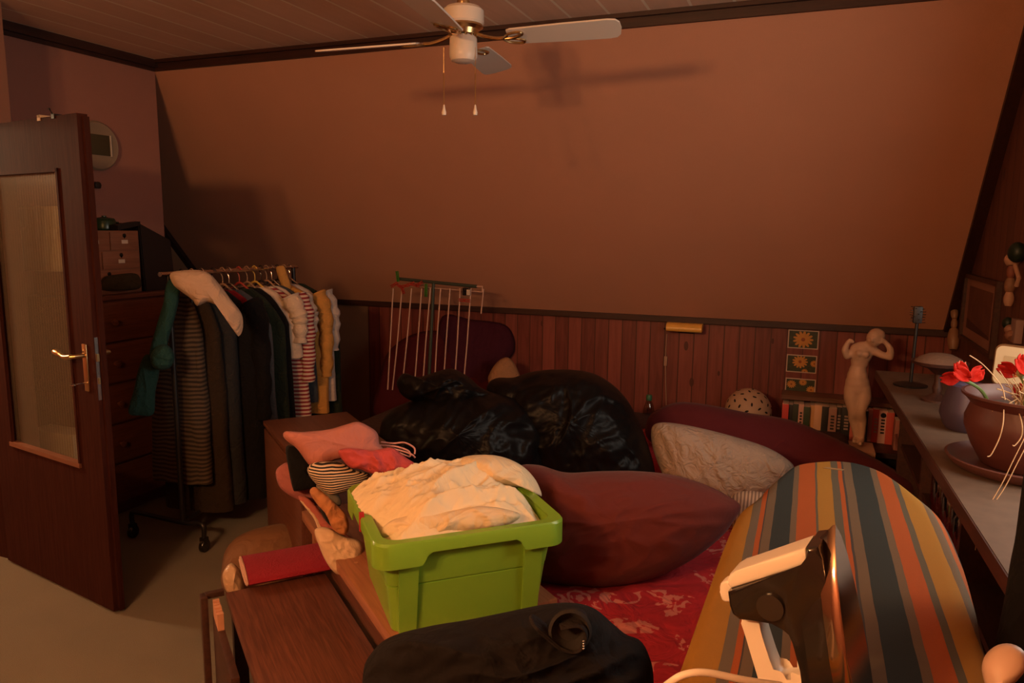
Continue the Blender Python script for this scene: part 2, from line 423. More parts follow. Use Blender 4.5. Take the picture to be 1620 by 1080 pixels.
M['pinewood'] = plain('turned_pale_wood', (0.30, 0.16, 0.09), 0.45, var=0.1, scale=25)

# ================================================================== THE SETTING
b = BM(); bx(b, -6.0, 1.0, -1.8, 5.1, -0.06, 0.0); struct('floor', b, M['carpet'])
b = BM(); bx(b, -6.0, 1.0, -1.8, YT+0.10, HT, HT+0.08); struct('ceiling', b, M['ceiling'])
b = BM()   # sloping roof wall
t = 0.08; sl = Vector((0, HC-HK, YK-YT)).normalized()
def slab(b, x0, x1, ya, za, yb, zb, t, nrm):
    nrm = Vector(nrm)
    p = [Vector((x0, ya, za)), Vector((x1, ya, za)), Vector((x1, yb, zb)), Vector((x0, yb, zb))]
    hexa(b, p + [q + nrm*t for q in p])
slab(b, XA-0.1, XR+0.1, YT, HC, YK, HK, t, sl); struct('wall_slope', b, M['slope'])
xp = onY(583, 520, YK).x
b = BM(); bx(b, xp, XR+0.1, YK, YK+0.08, 0, HK); struct('wall_back', b, M['pine'])
b = BM(); bx(b, XA-0.1, xp, YK+0.004, YK+0.08, 0, HK); struct('wall_knee', b, M['bare'])
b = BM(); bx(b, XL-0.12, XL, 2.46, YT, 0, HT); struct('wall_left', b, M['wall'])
b = BM()   # wall round the doorway, standing forward of the wall with the clock
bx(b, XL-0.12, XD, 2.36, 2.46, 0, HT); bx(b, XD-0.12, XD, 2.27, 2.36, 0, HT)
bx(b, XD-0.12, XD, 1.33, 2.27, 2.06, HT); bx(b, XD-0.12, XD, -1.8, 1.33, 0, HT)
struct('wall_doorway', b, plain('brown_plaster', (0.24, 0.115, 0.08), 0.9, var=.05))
b = BM(); bx(b, XA-0.1, XA, YT-0.1, YK, 0, HT); bx(b, XA, XL-0.12, YT-0.1, YT, 0, HT); struct('wall_alcove', b, M['bare'])
b = BM(); bx(b, -5.9, XD-0.12, 0.3, 0.4, 0, HT); bx(b, -5.9, XL-0.12, 2.52, 2.62, 0, HT); bx(b, -6.0, -5.9, 0.3, 2.62, 0, HT); struct('wall_hall', b, M['wall'])
b = BM(); bx(b, XD-0.12, XR+0.1, -1.9, -1.8, 0, HT); struct('wall_front', b, M['wall'])
WY0, WY1, WZ0, WZ1 = 1.52, 2.78, 0.98, 2.05
b = BM(); bx(b, XR, XR+0.1, -1.8, YK, 0, WZ0); bx(b, XR, XR+0.1, -1.8, YK, WZ1, HT)
bx(b, XR, XR+0.1, -1.8, WY0, WZ0, WZ1); bx(b, XR, XR+0.1, WY1, YK, WZ0, WZ1); struct('wall_right', b, M['pine_r'])
b = BM()
for y0, y1, z0, z1 in ((WY0, WY1, WZ0, WZ0+.05), (WY0, WY1, WZ1-.05, WZ1), (WY0, WY0+.05, WZ0+.05, WZ1-.05), (WY1-.05, WY1, WZ0+.05, WZ1-.05), (2.12, 2.17, WZ0+.05, WZ1-.05)):
    bx(b, XR+0.02, XR+0.08, y0, y1, z0, z1)
wf = struct('window_1', b, M['darkwood'])
b = BM(); bx(b, XR+0.045, XR+0.05, WY0+.05, WY1-.05, WZ0+.05, WZ1-.05); obj('pane', b, M['winglass'], wf, smooth=False)
# trims
b = BM(); bx(b, XL, XR, YT-0.045, YT+0.05, HT-0.02, HT); bx(b, XL, XR, YT-0.022, YT+0.05, HC, HT-0.02); struct('trim_1', b, M['trim'])
M['trim_y'] = wood('dark_trim_wood_along', (0.022, 0.0065, 0.005), (0.042, 0.013, 0.008), 'Y', 1.0, 0.5)
b = BM(); bx(b, XL, XL+0.05, 2.46, YT-0.02, HT-0.045, HT); bx(b, XL, XL+0.025, 2.46, YT-0.02, HC, HT-0.045); struct('trim_2', b, M['trim_y'])
dn = Vector((0, YK-YT, HK-HC)).normalized(); up = Vector((0, -dn.z*-1, 0)); nin = Vector((0, -(HC-HK), -(YK-YT))).normalized()
def slope_bar(x0, x1, th):
    b = BM(); L = math.hypot(YK-YT, HC-HK); c = Vector(((x0+x1)/2, (YT+YK)/2, (HC+HK)/2)) + nin*(th/2)
    box(b, c, (x1-x0, L, th), (Vector((1,0,0)), dn, nin)); return b
struct('trim_3', slope_bar(XR-0.055, XR, 0.03), M['trim_y'])
struct('trim_4', slope_bar(XA, XA+0.055, 0.03), M['trim_y'])
b = BM(); bx(b, XA, XR, YK-0.045, YK+0.01, HK-0.020, HK+0.016); bx(b, XA, XR, YK-0.02, YK+0.01, HK-0.026, HK-0.020); struct('trim_5', b, M['trim'])
b = BM(); bx(b, XD-0.14, XD+0.02, 2.24, 2.32, 0, 2.06); bx(b, XD-0.14, XD+0.02, 1.27, 1.345, 0, 2.06); bx(b, XD-0.14, XD+0.02, 1.27, 2.32, 2.0, 2.09); struct('trim_6', b, M['doorwood'])

# ================================================================== DOOR (open into the room)
hin = Vector((-3.44, 2.215, 0)); fre = Vector((-2.567, 2.055, 0))
du = (fre-hin).normalized(); DW = (fre-hin).length; dnm = Vector((-du.y, du.x, 0)); 
if dnm.y > 0: dnm = -dnm           # towards the viewer's side
DT = 0.04
def dbox(b, u0, u1, z0, z1, n0, n1, bevel=0.0):
    box(b, hin + du*((u0+u1)/2) + dnm*((n0+n1)/2) + Vector((0,0,(z0+z1)/2)), (u1-u0, abs(n1-n0), z1-z0), (du, dnm, Vector((0,0,1))), bevel)
door = bpy.data.objects.new('door_1', None); COL.objects.link(door); door.location = hin; ORG[door] = hin.copy(); door['kind'] = 'structure'
b = BM(); gu0, gu1, gz0, gz1 = 0.145, DW-0.16, 0.60, 1.80
dbox(b, 0, gu0, 0.01, 1.995, -DT, 0); dbox(b, gu1, DW, 0.01, 1.995, -DT, 0)
dbox(b, gu0, gu1, 0.01, gz0, -DT, 0); dbox(b, gu0, gu1, gz1, 1.995, -DT, 0)
dbox(b, DW, DW+0.013, 0.01, 1.985, -DT, -0.018)
obj('leaf', b, M['doorwood'], door, smooth=False)
b = BM()
for u0, u1, z0, z1 in ((gu0, gu0+.014, gz0, gz1), (gu1-.014, gu1, gz0, gz1), (gu0, gu1, gz1-.014, gz1)): dbox(b, u0, u1, z0, z1, -0.008, 0.006)
obj('glazing_bead', b, M['doorwood'], door, smooth=False)
b = BM(); dbox(b, gu0, gu1, gz0-.004, gz0+.014, -0.02, 0.010); obj('sill_bead', b, M['doorlip_lit'], door, smooth=False)
b = BM(); dbox(b, gu0+.01, gu1-.01, gz0+.01, gz1-.01, -0.024, -0.019); obj('glass_panel', b, M['doorglass'], door, smooth=False)
b = BM(); hu = DW-0.062; dbox(b, hu-.016, hu+.016, 0.93, 1.12, 0, 0.007, 0.003); obj('lock_plate', b, M['brass'], door)
def dp(u, n, z): return hin + du*u + dnm*n + Vector((0, 0, z))
b = BM(); tube(b, [dp(hu, 0.005, 1.075), dp(hu, 0.045, 1.075), dp(hu-.012, 0.055, 1.074)], 0.009, 10)
tube(b, spline([dp(hu-.008, 0.055, 1.075), dp(hu-.05, .058, 1.070), dp(hu-.09, .056, 1.078), dp(hu-.135, .052, 1.084)], 5, False), [0.010]*6+[0.009]*5+[0.012]*4+[0.007], 10); obj('door_handle', b, M['brass'], door)
b = BM(); tube(b, [dp(hu, 0.007, 0.965), dp(hu, .045, .965)], .003, 8); lathe(b, [(0.006, -.002), (0.012, -.002), (.012, .002), (.006, .002), (.006, -.002)], dp(hu, .056, .965), 14, (du, dnm, Vector((0,0,1)))); obj('door_key', b, M['steel'], door)
b = BM(); dbox(b, DW-.001, DW+.002, 0.90, 1.15, -0.016, -0.002); obj('latch_plate', b, M['steel'], door, smooth=False)
b = BM(); dbox(b, DW, DW+.008, 1.055, 1.085, -0.014, -0.004); dbox(b, DW, DW+.006, .965, .99, -0.013, -0.005); obj('latch_bolt', b, M['brass'], door, smooth=False)
b = BM(); tube(b, [dp(hu, -DT, 1.075), dp(hu, -DT-.05, 1.075), dp(hu-.1, -DT-.055, 1.08)], .009, 10); obj('door_handle', b, M['brass'], door)
for px in (70, 208):
    pass
b = BM(); dbox(b, .607, .628, 1.995, 2.006, -DT-.004, .003); dbox(b, .607, .628, 1.984, 2.006, .0, .003); tube(b, [dp(.617, -DT-.006, 2.003), dp(.617, -DT-.012, 1.93), dp(.617, -DT-.04, 1.92)], .003, 6)
tag(obj('door_hook', b, M['paper'], smooth=False), 'small pale hook clipped over the top edge of the door', 'hook')
b = BM(); dbox(b, .715, .735, 1.985, 2.003, -DT-.004, .004); tube(b, [dp(.725, .003, 2.002), dp(.718, .010, 2.022), dp(.73, .02, 2.018)], .003, 6)
tag(obj('door_hook', b, M['black_metal'], smooth=False), 'dark wire hook on the door top near its free edge', 'hook')

# ================================================================== CEILING FAN
FD = 2.84; fc = at(733, 61, FD); FX, FY, FZ = fc.x, fc.y, fc.z
fan = thing('ceiling_fan', (FX, FY, HT), 'white four-bladed ceiling fan with brass fittings and two pull chains', 'fan')
Zv = Vector((0,0,1))
b = BM(); lathe(b, [(0, 0), (0.06, 0), (0.062, -.02), (.035, -.055), (0, -.055)], (FX, FY, HT), 28); obj('canopy', b, M['white_plastic'], fan)
b = BM(); cyl(b, (FX, FY, HT-.05), (FX, FY, FZ+.12), .013, 14); lathe(b, [(0,.02),(.022,.02),(.026,0),(.022,-.012),(0,-.012)], (FX, FY, FZ+.125), 20); obj('down_rod', b, M['brass'], fan)
b = BM(); lathe(b, [(0,.115),(.065,.112),(.078,.10),(.080,.055),(.074,.048),(0,.048)], (FX, FY, FZ), 40); obj('motor_housing', b, M['white_plastic'], fan)
b = BM(); lathe(b, [(0,.048),(.074,.048),(.076,.040),(.06,.030),(.055,.012),(0,.012)], (FX, FY, FZ), 36)
for k in range(14):
    a = 2*PI*k/14; tube(b, [(FX+.058*math.cos(a), FY+.058*math.sin(a), FZ+.036), (FX+.045*math.cos(a), FY+.045*math.sin(a), FZ+.006)], .005, 6)
obj('brass_ring', b, M['brass'], fan)
b = BM(); lathe(b, [(0,.012),(.044,.010),(.052,.0),(.054,-.055),(.053,-.068),(.046,-.082),(.03,-.088),(0,-.089)], (FX, FY, FZ), 36); cup = obj('switch_cup', b, M['white_plastic'], fan)
vw = Vector((FX, FY, 0)).normalized(); rt = Vector((vw.y, -vw.x, 0)); A0 = math.radians(16)
dirs = []
d0 = rt*math.cos(A0) - vw*math.sin(A0)
for k in range(4):
    dirs.append(Matrix.Rotation(k*PI/2, 3, 'Z') @ d0)
for d in dirs:
    d = (d + Zv*.030*d.dot(rt)).normalized()           # the fan hangs a little out of true
    s = Zv.cross(d)
    pitch = math.radians(13); e2 = s*math.cos(pitch) + Zv*math.sin(pitch)
    # near edge raised on the blade that points right of the viewer
    if (Matrix.Rotation(0, 3, 'Z') @ s).dot(vw) > 0 and d is dirs[0]: pass
    e2 = s*math.cos(pitch) - Zv*math.sin(pitch); n = d.cross(e2)
    c0 = Vector((FX, FY, FZ-.005))
    fs_ = .953; out = [(a_*fs_, c_*fs_) for a_, c_ in [(.185,-.050),(.20,-.058),(.40,-.068),(.58,-.072),(.61,-.066),(.625,-.045),(.63,0),(.625,.045),(.61,.066),(.58,.072),(.40,.068),(.20,.058),(.185,.050)]]
    b = BM(); top = [b.verts.new(c0 + d*u + e2*v + n*.003) for u, v in out]; bot = [b.verts.new(c0 + d*u + e2*v - n*.003) for u, v in out]
    b.faces.new(top); b.faces.new(bot[::-1])
    for i in range(len(out)): j = (i+1) % len(out); b.faces.new((top[i], bot[i], bot[j], top[j]))
    bl = obj('blade', b, M['white_plastic'], fan, smooth=False)
    b = BM(); tube(b, spline([c0 + d*.05 + Zv*.02, c0 + d*.085 + Zv*.006, c0 + d*.13 - n*.0 - Zv*.004, c0 + d*.16 - Zv*.004], 5, False), .007, 8)
    for sg in (-1, 1):
        tube(b, spline([c0 + d*.155 - n*.008, c0 + d*.18 + e2*sg*.03 - n*.008, c0 + d*.225 + e2*sg*.042 - n*.008, c0 + d*.235 + e2*sg*.022 - n*.008, c0 + d*.20 + e2*sg*.004 - n*.008, c0 + d*.155 - n*.008], 5, False), .0045, 6)
    obj('blade_arm', b, M['brass'], fan)
for px, py in ((702, 178), (752, 178)):
    e = at(px, py, (fc-CAM).dot(F) - .02); tp = at(px, 75, (fc-CAM).dot(F) - .02); e = Vector((tp.x, tp.y, e.z))
    mid = tp.lerp(e, .38)
    b = BM(); tube(b, [Vector((FX, FY, FZ-.045)).lerp(tp, .9), tp, mid], .0012, 6); tube(b, [mid, e + Zv*.03], .0022, 6); ch = obj('pull_chain', b, M['brass'], fan)
    b = BM(); lathe(b, [(0,.036),(.003,.034),(.005,.02),(.009,.006),(.008,-.004),(0,-.006)], e, 14); obj('pull_knob', b, M['pale_plastic'], ch)

# ================================================================== LEFT WALL: clock, hook
ck = onX(153, 231, XL); ckz = ck.z; CY = 3.19
ax = (Vector((0,1,0)), Vector((0,0,1)), Vector((1,0,0)))
clock = thing('wall_clock', (XL, CY, ckz-.14), 'round grey wall clock with square digital display, half behind the door', 'clock')
b = BM(); lathe(b, [(0,.0),(.138,0),(.140,.02),(.130,.032),(.118,.028),(0,.028)], (XL, CY, ckz), 48, ax); obj('case', b, plain('grey_clock_plastic', (.26,.19,.13), .5, var=.04), clock)
b = BM(); box(b, (XL+.030, CY, ckz+.005), (.008, .145, .115), None, .002); obj('display', b, plain('olive_lcd', (.055,.05,.028), .25, var=.04), clock)
b = BM(); box(b, (XL+.032, CY+.078, ckz+.005), (.010, .008, .118)); obj('display_edge', b, M['paper'], clock, smooth=False)
hk = onX(150, 293, XL)
b = BM(); box(b, (XL+.01, hk.y, hk.z), (.02, .05, .035), None, .004); lathe(b, [(.018,0),(.02,.025),(.0,.03)], (XL+.01, hk.y-.005, hk.z), 14, ax)
tag(obj('wall_hook', b, M['iron_black']), 'small dark knob-shaped hook on the wall below the clock', 'hook')

# ================================================================== CHEST OF DRAWERS and things on it
ch0, ch1, cf = 2.66, 3.50, -3.44
chest = thing('chest_of_drawers', ((XL+cf)/2, (ch0+ch1)/2, 0), 'tall dark pine chest of drawers in the corner behind the door', 'chest of drawers')
b = BM(); bx(b, XL+.005, cf, ch0, ch1, 0.06, 1.19); bx(b, XL+.005, cf+.02, ch0-.015, ch1+.015, 1.19, 1.215, .004); bx(b, XL+.03, cf-.03, ch0+.02, ch1-.02, 0, .06); obj('body', b, M['drawerwood'], chest, smooth=False)
for i in range(5):
    z0 = .08 + i*.222
    b = BM(); bx(b, cf, cf+.016, ch0+.02, ch1-.02, z0, z0+.21, .004); dr = obj('drawer', b, M['drawerwood'], chest)
    for yy in (ch0+.2, ch1-.2):
        b = BM(); lathe(b, [(.008,0),(.008,.012),(.017,.02),(.017,.03),(.0,.036)], (cf+.015, yy, z0+.105), 14, ax); obj('knob', b, M['drawerwood'], dr)
mf, m0, m1, mz0, mz1 = -3.50, 2.75, 3.13, 1.216, 1.555
mini = thing('miniature_drawer_cabinet', ((XL+mf)/2, (m0+m1)/2, mz0), 'small wooden cabinet of labelled little drawers standing on the tall chest', 'drawer cabinet')
b = BM(); bx(b, XL+.03, mf, m0, m1, mz0, mz1); obj('body', b, M['smalldrawer'], mini, smooth=False)
rows = [(mz1-.105, mz1-.008, (m0+.008, m0+.19, m1-.008)), (mz1-.205, mz1-.113, (m0+.008, m0+.135, m1-.008)), (mz0+.008, mz1-.213, (m0+.008, m1-.008))]
for z0, z1, ys in rows:
    for y0, y1 in zip(ys, ys[1:]):
        b = BM(); bx(b, mf, mf+.008, y0+.003, y1-.003, z0, z1, .002); dr = obj('drawer', b, M['smalldrawer'], mini)
        yc = (y0+y1)/2 + (.0 if len(ys) == 3 else -.02)
        b = BM(); lathe(b, [(0,0),(.011,0),(.011,.002),(0,.002)], (mf+.008, yc, z1-.018), 14, ax); hexa(b, [(mf+.008, yc-.008, z1-.02),(mf+.008, yc+.008, z1-.02),(mf+.008, yc+.001, z1-.034),(mf+.008, yc-.001, z1-.034),(mf+.010, yc-.008, z1-.02),(mf+.010, yc+.008, z1-.02),(mf+.010, yc+.001, z1-.034),(mf+.010, yc-.001, z1-.034)]); obj('finger_hole', b, M['dark'], dr, smooth=False)
        b = BM(); bx(b, mf+.008, mf+.010, yc-.02, yc+.02, z1-.062, z1-.042); obj('paper_label', b, M['paper'], dr, smooth=False)
gp = onX(166, 364, -3.62)
pot = thing('green_casserole', (-3.62, gp.y, mz1), 'small dark green lidded pot on the miniature drawer cabinet', 'pot')
b = BM(); lathe(b, [(0,0),(.045,0),(.055,.01),(.058,.05),(.054,.056),(0,.056)], (-3.62, gp.y, mz1), 28); obj('pot_body', b, plain('green_glaze', (.014,.04,.018), .3), pot)
b = BM(); lathe(b, [(.056,.056),(.05,.066),(.012,.074),(.012,.08),(0,.082)], (-3.62, gp.y, mz1), 28); obj('lid', b, plain('green_glaze_lid', (.014,.035,.018), .3), pot)
for s in (-1, 1):
    b = BM(); tube(b, spline([(-3.62, gp.y+s*.054, mz1+.045), (-3.60, gp.y+s*.072, mz1+.045), (-3.64, gp.y+s*.072, mz1+.045), (-3.63, gp.y+s*.054, mz1+.045)], 4, False), .004, 6); obj('handle', b, plain('green_glaze_h', (.014,.04,.018), .3), pot)
b = BM(); y0, y1 = 3.14, 3.36
hexa(b, [(XL+.02, y0, 1.216), (-3.48, y0, 1.216), (-3.48, y1, 1.216), (XL+.02, y1, 1.216), (XL+.02, y0, 1.60), (-3.50, y0, 1.60), (-3.50, y1, 1.50), (XL+.02, y1, 1.50)])
bmesh.ops.bevel(b, geom=b.edges[:], offset=.006, segments=2, affect='EDGES')
pb = thing('black_portfolio_case', ((XL-3.5)/2, 3.25, 1.216), 'upright black case with a sloping top beside the miniature drawers', 'case')
obj('case_body', b, plain('black_vinyl', (.010,.007,.007), .5), pb)
b = BM(); hexa(b, [(-3.56, 3.0, 1.557), (-3.50, 3.0, 1.557), (-3.50, 3.15, 1.585), (-3.56, 3.15, 1.585), (-3.56, 3.0, 1.585), (-3.50, 3.0, 1.585), (-3.50, 3.15, 1.607), (-3.56, 3.15, 1.607)]); obj('flap', b, plain('black_vinyl_flap', (.010,.007,.007), .5), pb, smooth=False)
b = BM(); y0, y1 = 2.80, 3.12
bm_ = inflate([(158,449),(165,438),(185,434),(212,432),(222,440),(221,456),(190,460),(160,458)], (onX(190,446,-3.43)-CAM).dot(F), .03, .03, folds(3,.008,18,18), rings=10, nseg=50)
tag(obj('folded_scarf', bm_, cloth('dark_olive_knit', (.035,.024,.012), .1)), 'folded dark olive knit lying before the miniature drawers', 'scarf')

# pale cloth added to brighten the upper door glass; boxes seen through it below
b = BM(); g = folds(5, .018, 14, 1.5); TY = 2.64; rows_ = []
xa, xb = onY(14, 380, TY).x, onY(104, 380, TY).x; za, zb = onY(60, 326, TY).z, onY(60, 428, TY).z
for i in range(17):
    z = za + (zb-za)*i/16
    rows_.append([b.verts.new((xa+(xb-xa)*k/20, TY+g(k*.02, z), z)) for k in range(21)])
for a, c in zip(rows_, rows_[1:]):
    for k in range(20): b.faces.new((a[k], a[k+1], c[k+1], c[k]))
tag(obj('glass_brightener', b, cloth('pale_brightener_cloth', (.96,.88,.70), .05), mods=[('SOLIDIFY', dict(thickness=.008, offset=-1))]), 'pale towel hanging behind the upper part of the ribbed door glass', 'towel')
xa, xb = onY(50, 705, 2.52).x, onY(116, 705, 2.52).x; za, zb = onY(85, 684, 2.52).z, onY(85, 728, 2.52).z
b = BM(); bx(b, xa, xb, 2.52, 2.63, zb, za, .003); tag(obj('paper_box', b, plain('pale_card', (.75,.68,.58), .7)), 'white card box behind the lower part of the ribbed door glass', 'box')
b = BM(); bx(b, xa-.02, xb+.02, 2.51, 2.64, 0, zb-.001, .003); tag(obj('dark_crate', b, plain('dark_crate_paint', (.05,.035,.022), .7)), 'dark crate under the white card box behind the door', 'crate')
# ================================================================== CLOTHES RACK
ra = Vector((-2.80, 2.66, 1.36)); rb = Vector((-3.02, 3.86, 1.335))
rdir = (rb-ra); rdir.z = 0; rdir.normalize(); rperp = Vector((-rdir.y, rdir.x, 0))   # towards the wall side
rack = thing('clothes_rack', (ra.x, ra.y, 0), 'black tubular garment rack on casters, full of clothes, behind the open door', 'clothes rack')
b = BM(); tube(b, [ra - rdir*.06, rb + rdir*.05], .011, 12); obj('rail', b, M['steel'], rack)
for nm, P in (('post', ra), ('post', rb)):
    b = BM(); cyl(b, (P.x, P.y, .13), P, .013, 12); po = obj(nm, b, M['black_metal'], rack)
    b = BM(); cyl(b, Vector((P.x, P.y, 1.0)), P, .0095, 12); b2 = None
    obj('extension_tube', b, M['steel'], po)
    f0 = Vector((P.x, P.y, .13)); 
    q0 = f0 + Vector((-.33, -.01, 0)); q1 = f0 + Vector((.13, 0, 0))
    b = BM(); tube(b, spline([q0 - Zv*.06, q0, q0 + Vector((.05, 0, .012)), f0, q1 + Vector((-.04, 0, .012)), q1, q1 - Zv*.06], 6, False), .012, 10); obj('foot_bar', b, M['black_metal'], rack)
    for q in (q0, q1):
        b = BM(); wax = (rdir, Zv, rperp); lathe(b, [(0,-.012),(.03,-.012),(.033,-.008),(.033,.008),(.03,.012),(0,.012)], (q.x, q.y, .033), 20, wax); box(b, (q.x, q.y, .06), (.03,.03,.03)); obj('caster', b, M['black_plastic'], rack)
b = BM(); tube(b, [Vector((ra.x, ra.y, .135)), Vector((rb.x, rb.y, .135))], .012, 10); obj('base_bar', b, M['black_metal'], rack)

def garment(s, hw_r, length, col, label, cat='clothing', sleeve=0.0, drop=.10, hw_l=None, flare=.02, thick=.05, top=-.10, seed=1, mat=None, name='garment', sl_mat=None, hem=None):
    """hangs across the rail at distance s along it: shoulders, body with folds, and a sleeve at the room side"""
    P = ra + rdir*s; P.z = ra.z + (rb.z-ra.z)*s/1.22 + top
    e = -rperp                    # towards the room
    hw_l = hw_l or hw_r
    base = Vector((P.x, P.y, max(.2, P.z-length)))
    mt = mat or cloth('cloth_%s_%d' % (name, seed), col, .08, .4, 12)
    root = thing(name, base, label, cat, 'clothes hanging on the garment rack')
    b = BM(); g = folds(seed*3.1, .016, 10, 1.6, .5); rows = []; nz, nx = 26, 18
    for i in range(nz+1):
        v = i/nz; z = -length*v
        sh = drop*min(1, 1)
        row = []
        W_r = hw_r*(min(1, .30+ .70*min(1, v*length/.17)**.6)) + flare*v; W_l = hw_l*(min(1, .30+.70*min(1, v*length/.17)**.6)) + flare*v
        for k in range(2*nx):
            a = 2*PI*k/(2*nx); cx_ = math.cos(a); sy = math.sin(a)
            x = (W_r if cx_ > 0 else W_l)*math.copysign(abs(cx_)**.8, cx_)
            y = thick*(.55+.45*min(1, v*3))*math.copysign(abs(sy)**.7, sy) 
            off = g(x + seed, z)*min(1, v*4)
            row.append(b.verts.new(P + e*(x + off*.4) + rdir*(y + off) + Zv*(z - (x/hw_r)**2*drop*.3*(1-v))))
        rows.append(row)
    for a, c in zip(rows, rows[1:]):
        for k in range(2*nx): b.faces.new((a[k], a[(k+1) % (2*nx)], c[(k+1) % (2*nx)], c[k]))
    b.faces.new(rows[0][::-1]); b.faces.new(rows[-1])
    obj('body', b, mt, root)
    if sleeve:
        for sgn, hw in ((1, hw_r), (-1, hw_l)):
            b = BM(); sh = P + e*sgn*hw*.86 - Zv*.05
            pts = spline([sh, sh + e*sgn*.045 - Zv*.10, sh + e*sgn*.055 - Zv*(sleeve*.6), sh + e*sgn*.05 - Zv*sleeve], 6, False); n_ = len(pts)
            tube(b, pts, [.055 - .02*i/n_ + .006*math.sin(i*1.7+seed) for i in range(n_)], 12); obj('sleeve', b, sl_mat or mt, root)
    # hanger
    b = BM(); tube(b, spline([P + e*hw_r*.55 - Zv*.075, P + e*.04 + Zv*.005, P + Zv*.03, P - e*.04 + Zv*.005, P - e*hw_l*.55 - Zv*.075], 5, False), .006, 8)
    hc = {0: M['steel'], 1: M['black_plastic'], 2: M['pinewood']}[seed % 3]
    if seed == 9: hc = plain('yellow_hanger', (.62,.36,.06), .4)
    if seed == 7: hc = M['peg_red']
    tube(b, spline([P + Zv*.03, P + Zv*.07, P + Zv*(-top-.0) + rperp*.018, P + Zv*(-top+.018), P + Zv*(-top+.0) - rperp*.018], 5, False), .003, 6); obj('hanger', b, hc, root)
    return root
garment(.10, .085, .95, (.06,.05,.04), 'brown knitted dress with fine pale stripes, nearest the rack post', 'dress', mat=stripes('brown_stripe_knit', ((.020,.012,.008), (.085,.056,.034)), 'Z', 46, .05), seed=1, name='striped_dress', hw_l=.2, thick=.045)
garment(.18, .135, 1.12, (.030,.018,.010), 'long dark brown coat hanging behind the striped knitted dress', 'coat', seed=2, name='brown_coat', hw_l=.2)
garment(.26, .165, 1.10, (.022,.022,.024), 'long charcoal coat hanging between the brown and black coats', 'coat', seed=3, name='charcoal_coat', thick=.06, hw_l=.2)
garment(.36, .235, 1.10, (.005,.004,.004), 'long black coat under the cream shirt on the rack', 'coat', seed=4, name='black_coat', sleeve=.62, thick=.07)
garment(.44, .225, .86, (.26,.012,.014), 'red garment showing as a narrow strip beside the black coat', 'dress', seed=5, name='red_dress', thick=.03)
garment(.50, .235, .86, (.10,.095,.10), 'mid grey garment hanging next to the red strip', 'jacket', seed=6, name='grey_jacket', thick=.04, sl_mat=None)
garment(.60, .25, .92, (.022,.030,.018), 'dark olive green coat with a red-edged collar on the rack', 'coat', seed=7, name='olive_coat')
garment(.68, .24, .92, (.008,.007,.007), 'black garment hanging behind the olive green coat', 'jacket', seed=8, name='black_jacket')
garment(.76, .25, .40, (.66,.50,.37), 'short cream top with wide sleeves on the yellow-hooked hanger', 'top', seed=9, name='cream_tshirt', sleeve=.26, thick=.06)
garment(.83, .26, .80, (.3,.1,.1), 'red and white striped top hanging on the rack', 'top', mat=stripes('red_white_knit', ((.62,.48,.38), (.26,.02,.03)), 'Z', 44, .01), seed=10, name='striped_jersey', sleeve=.5)
garment(.89, .255, .42, (.55,.44,.36), 'short white top hanging behind the striped one', 'top', seed=11, name='white_tshirt', sleeve=.22, thick=.03)
garment(.95, .25, .70, (.055,.062,.075), 'slate blue top between the white and yellow clothes', 'top', seed=12, name='blue_pullover')
garment(1.02, .29, .78, (.52,.25,.06), 'mustard yellow dress hanging near the far end of the rack', 'dress', seed=13, name='yellow_dress', sleeve=.5, thick=.06)
garment(1.10, .30, .72, (.50,.42,.38), 'white blouse with a pointed hem behind the yellow dress', 'blouse', seed=14, name='white_blouse', sleeve=.35)
garment(1.17, .31, .85, (.014,.022,.012), 'very dark green coat last on the rack by the wall', 'coat', seed=15, name='green_coat')
sd = lambda q: (q-CAM).dot(F)
dR = sd(ra)
bm_ = inflate([(270,432),(300,427),(327,430),(346,448),(364,472),(382,496),(384,520),(377,532),(369,518),(362,500),(348,486),(328,478),(312,484),(304,474),(288,462),(274,450)], dR-.07, .05, .05, folds(21,.012,12,8), rings=12, nseg=80, centre=(326,460))
tag(obj('cream_shirt', bm_, cloth('cream_linen', (.52,.36,.25), .06, .4, 14)), 'cream shirt thrown over the near end of the rack rail', 'shirt', )
tealr = thing('knotted_scarf', at(245, 655, dR-.06), 'teal wool scarf knotted round the near post of the rack', 'scarf')
bm_ = inflate([(272,440),(285,446),(284,470),(276,505),(266,540),(262,565),(244,572),(236,560),(246,520),(258,480),(262,452)], dR-.06, .04, .04, folds(22,.01,16,6), rings=10, nseg=60); obj('upper_length', bm_, M['teal'], tealr)
bm_ = inflate([(262,545),(272,552),(276,568),(268,582),(252,585),(240,578),(238,562),(248,548)], dR-.09, .05, .05, folds(23,.012,24,24), rings=10, nseg=50); obj('knot', bm_, M['teal'], tealr)
bm_ = inflate([(232,560),(250,572),(252,590),(246,620),(243,654),(222,657),(203,652),(212,615),(220,580)], dR-.05, .035, .035, folds(24,.01,18,6), rings=10, nseg=60); obj('hanging_end', bm_, M['teal'], tealr)
bm_ = inflate([(437,423),(449,421),(454,432),(460,452),(455,460),(446,452),(440,438)], sd(ra + rdir*.98)-.02, .02, .02, folds(25,.006,20,8), rings=8, nseg=40)
tag(obj('yellow_scarf', bm_, cloth('mustard_scarf', (.50,.26,.07), .06)), 'mustard yellow scarf looped over the rail above the yellow dress', 'scarf')

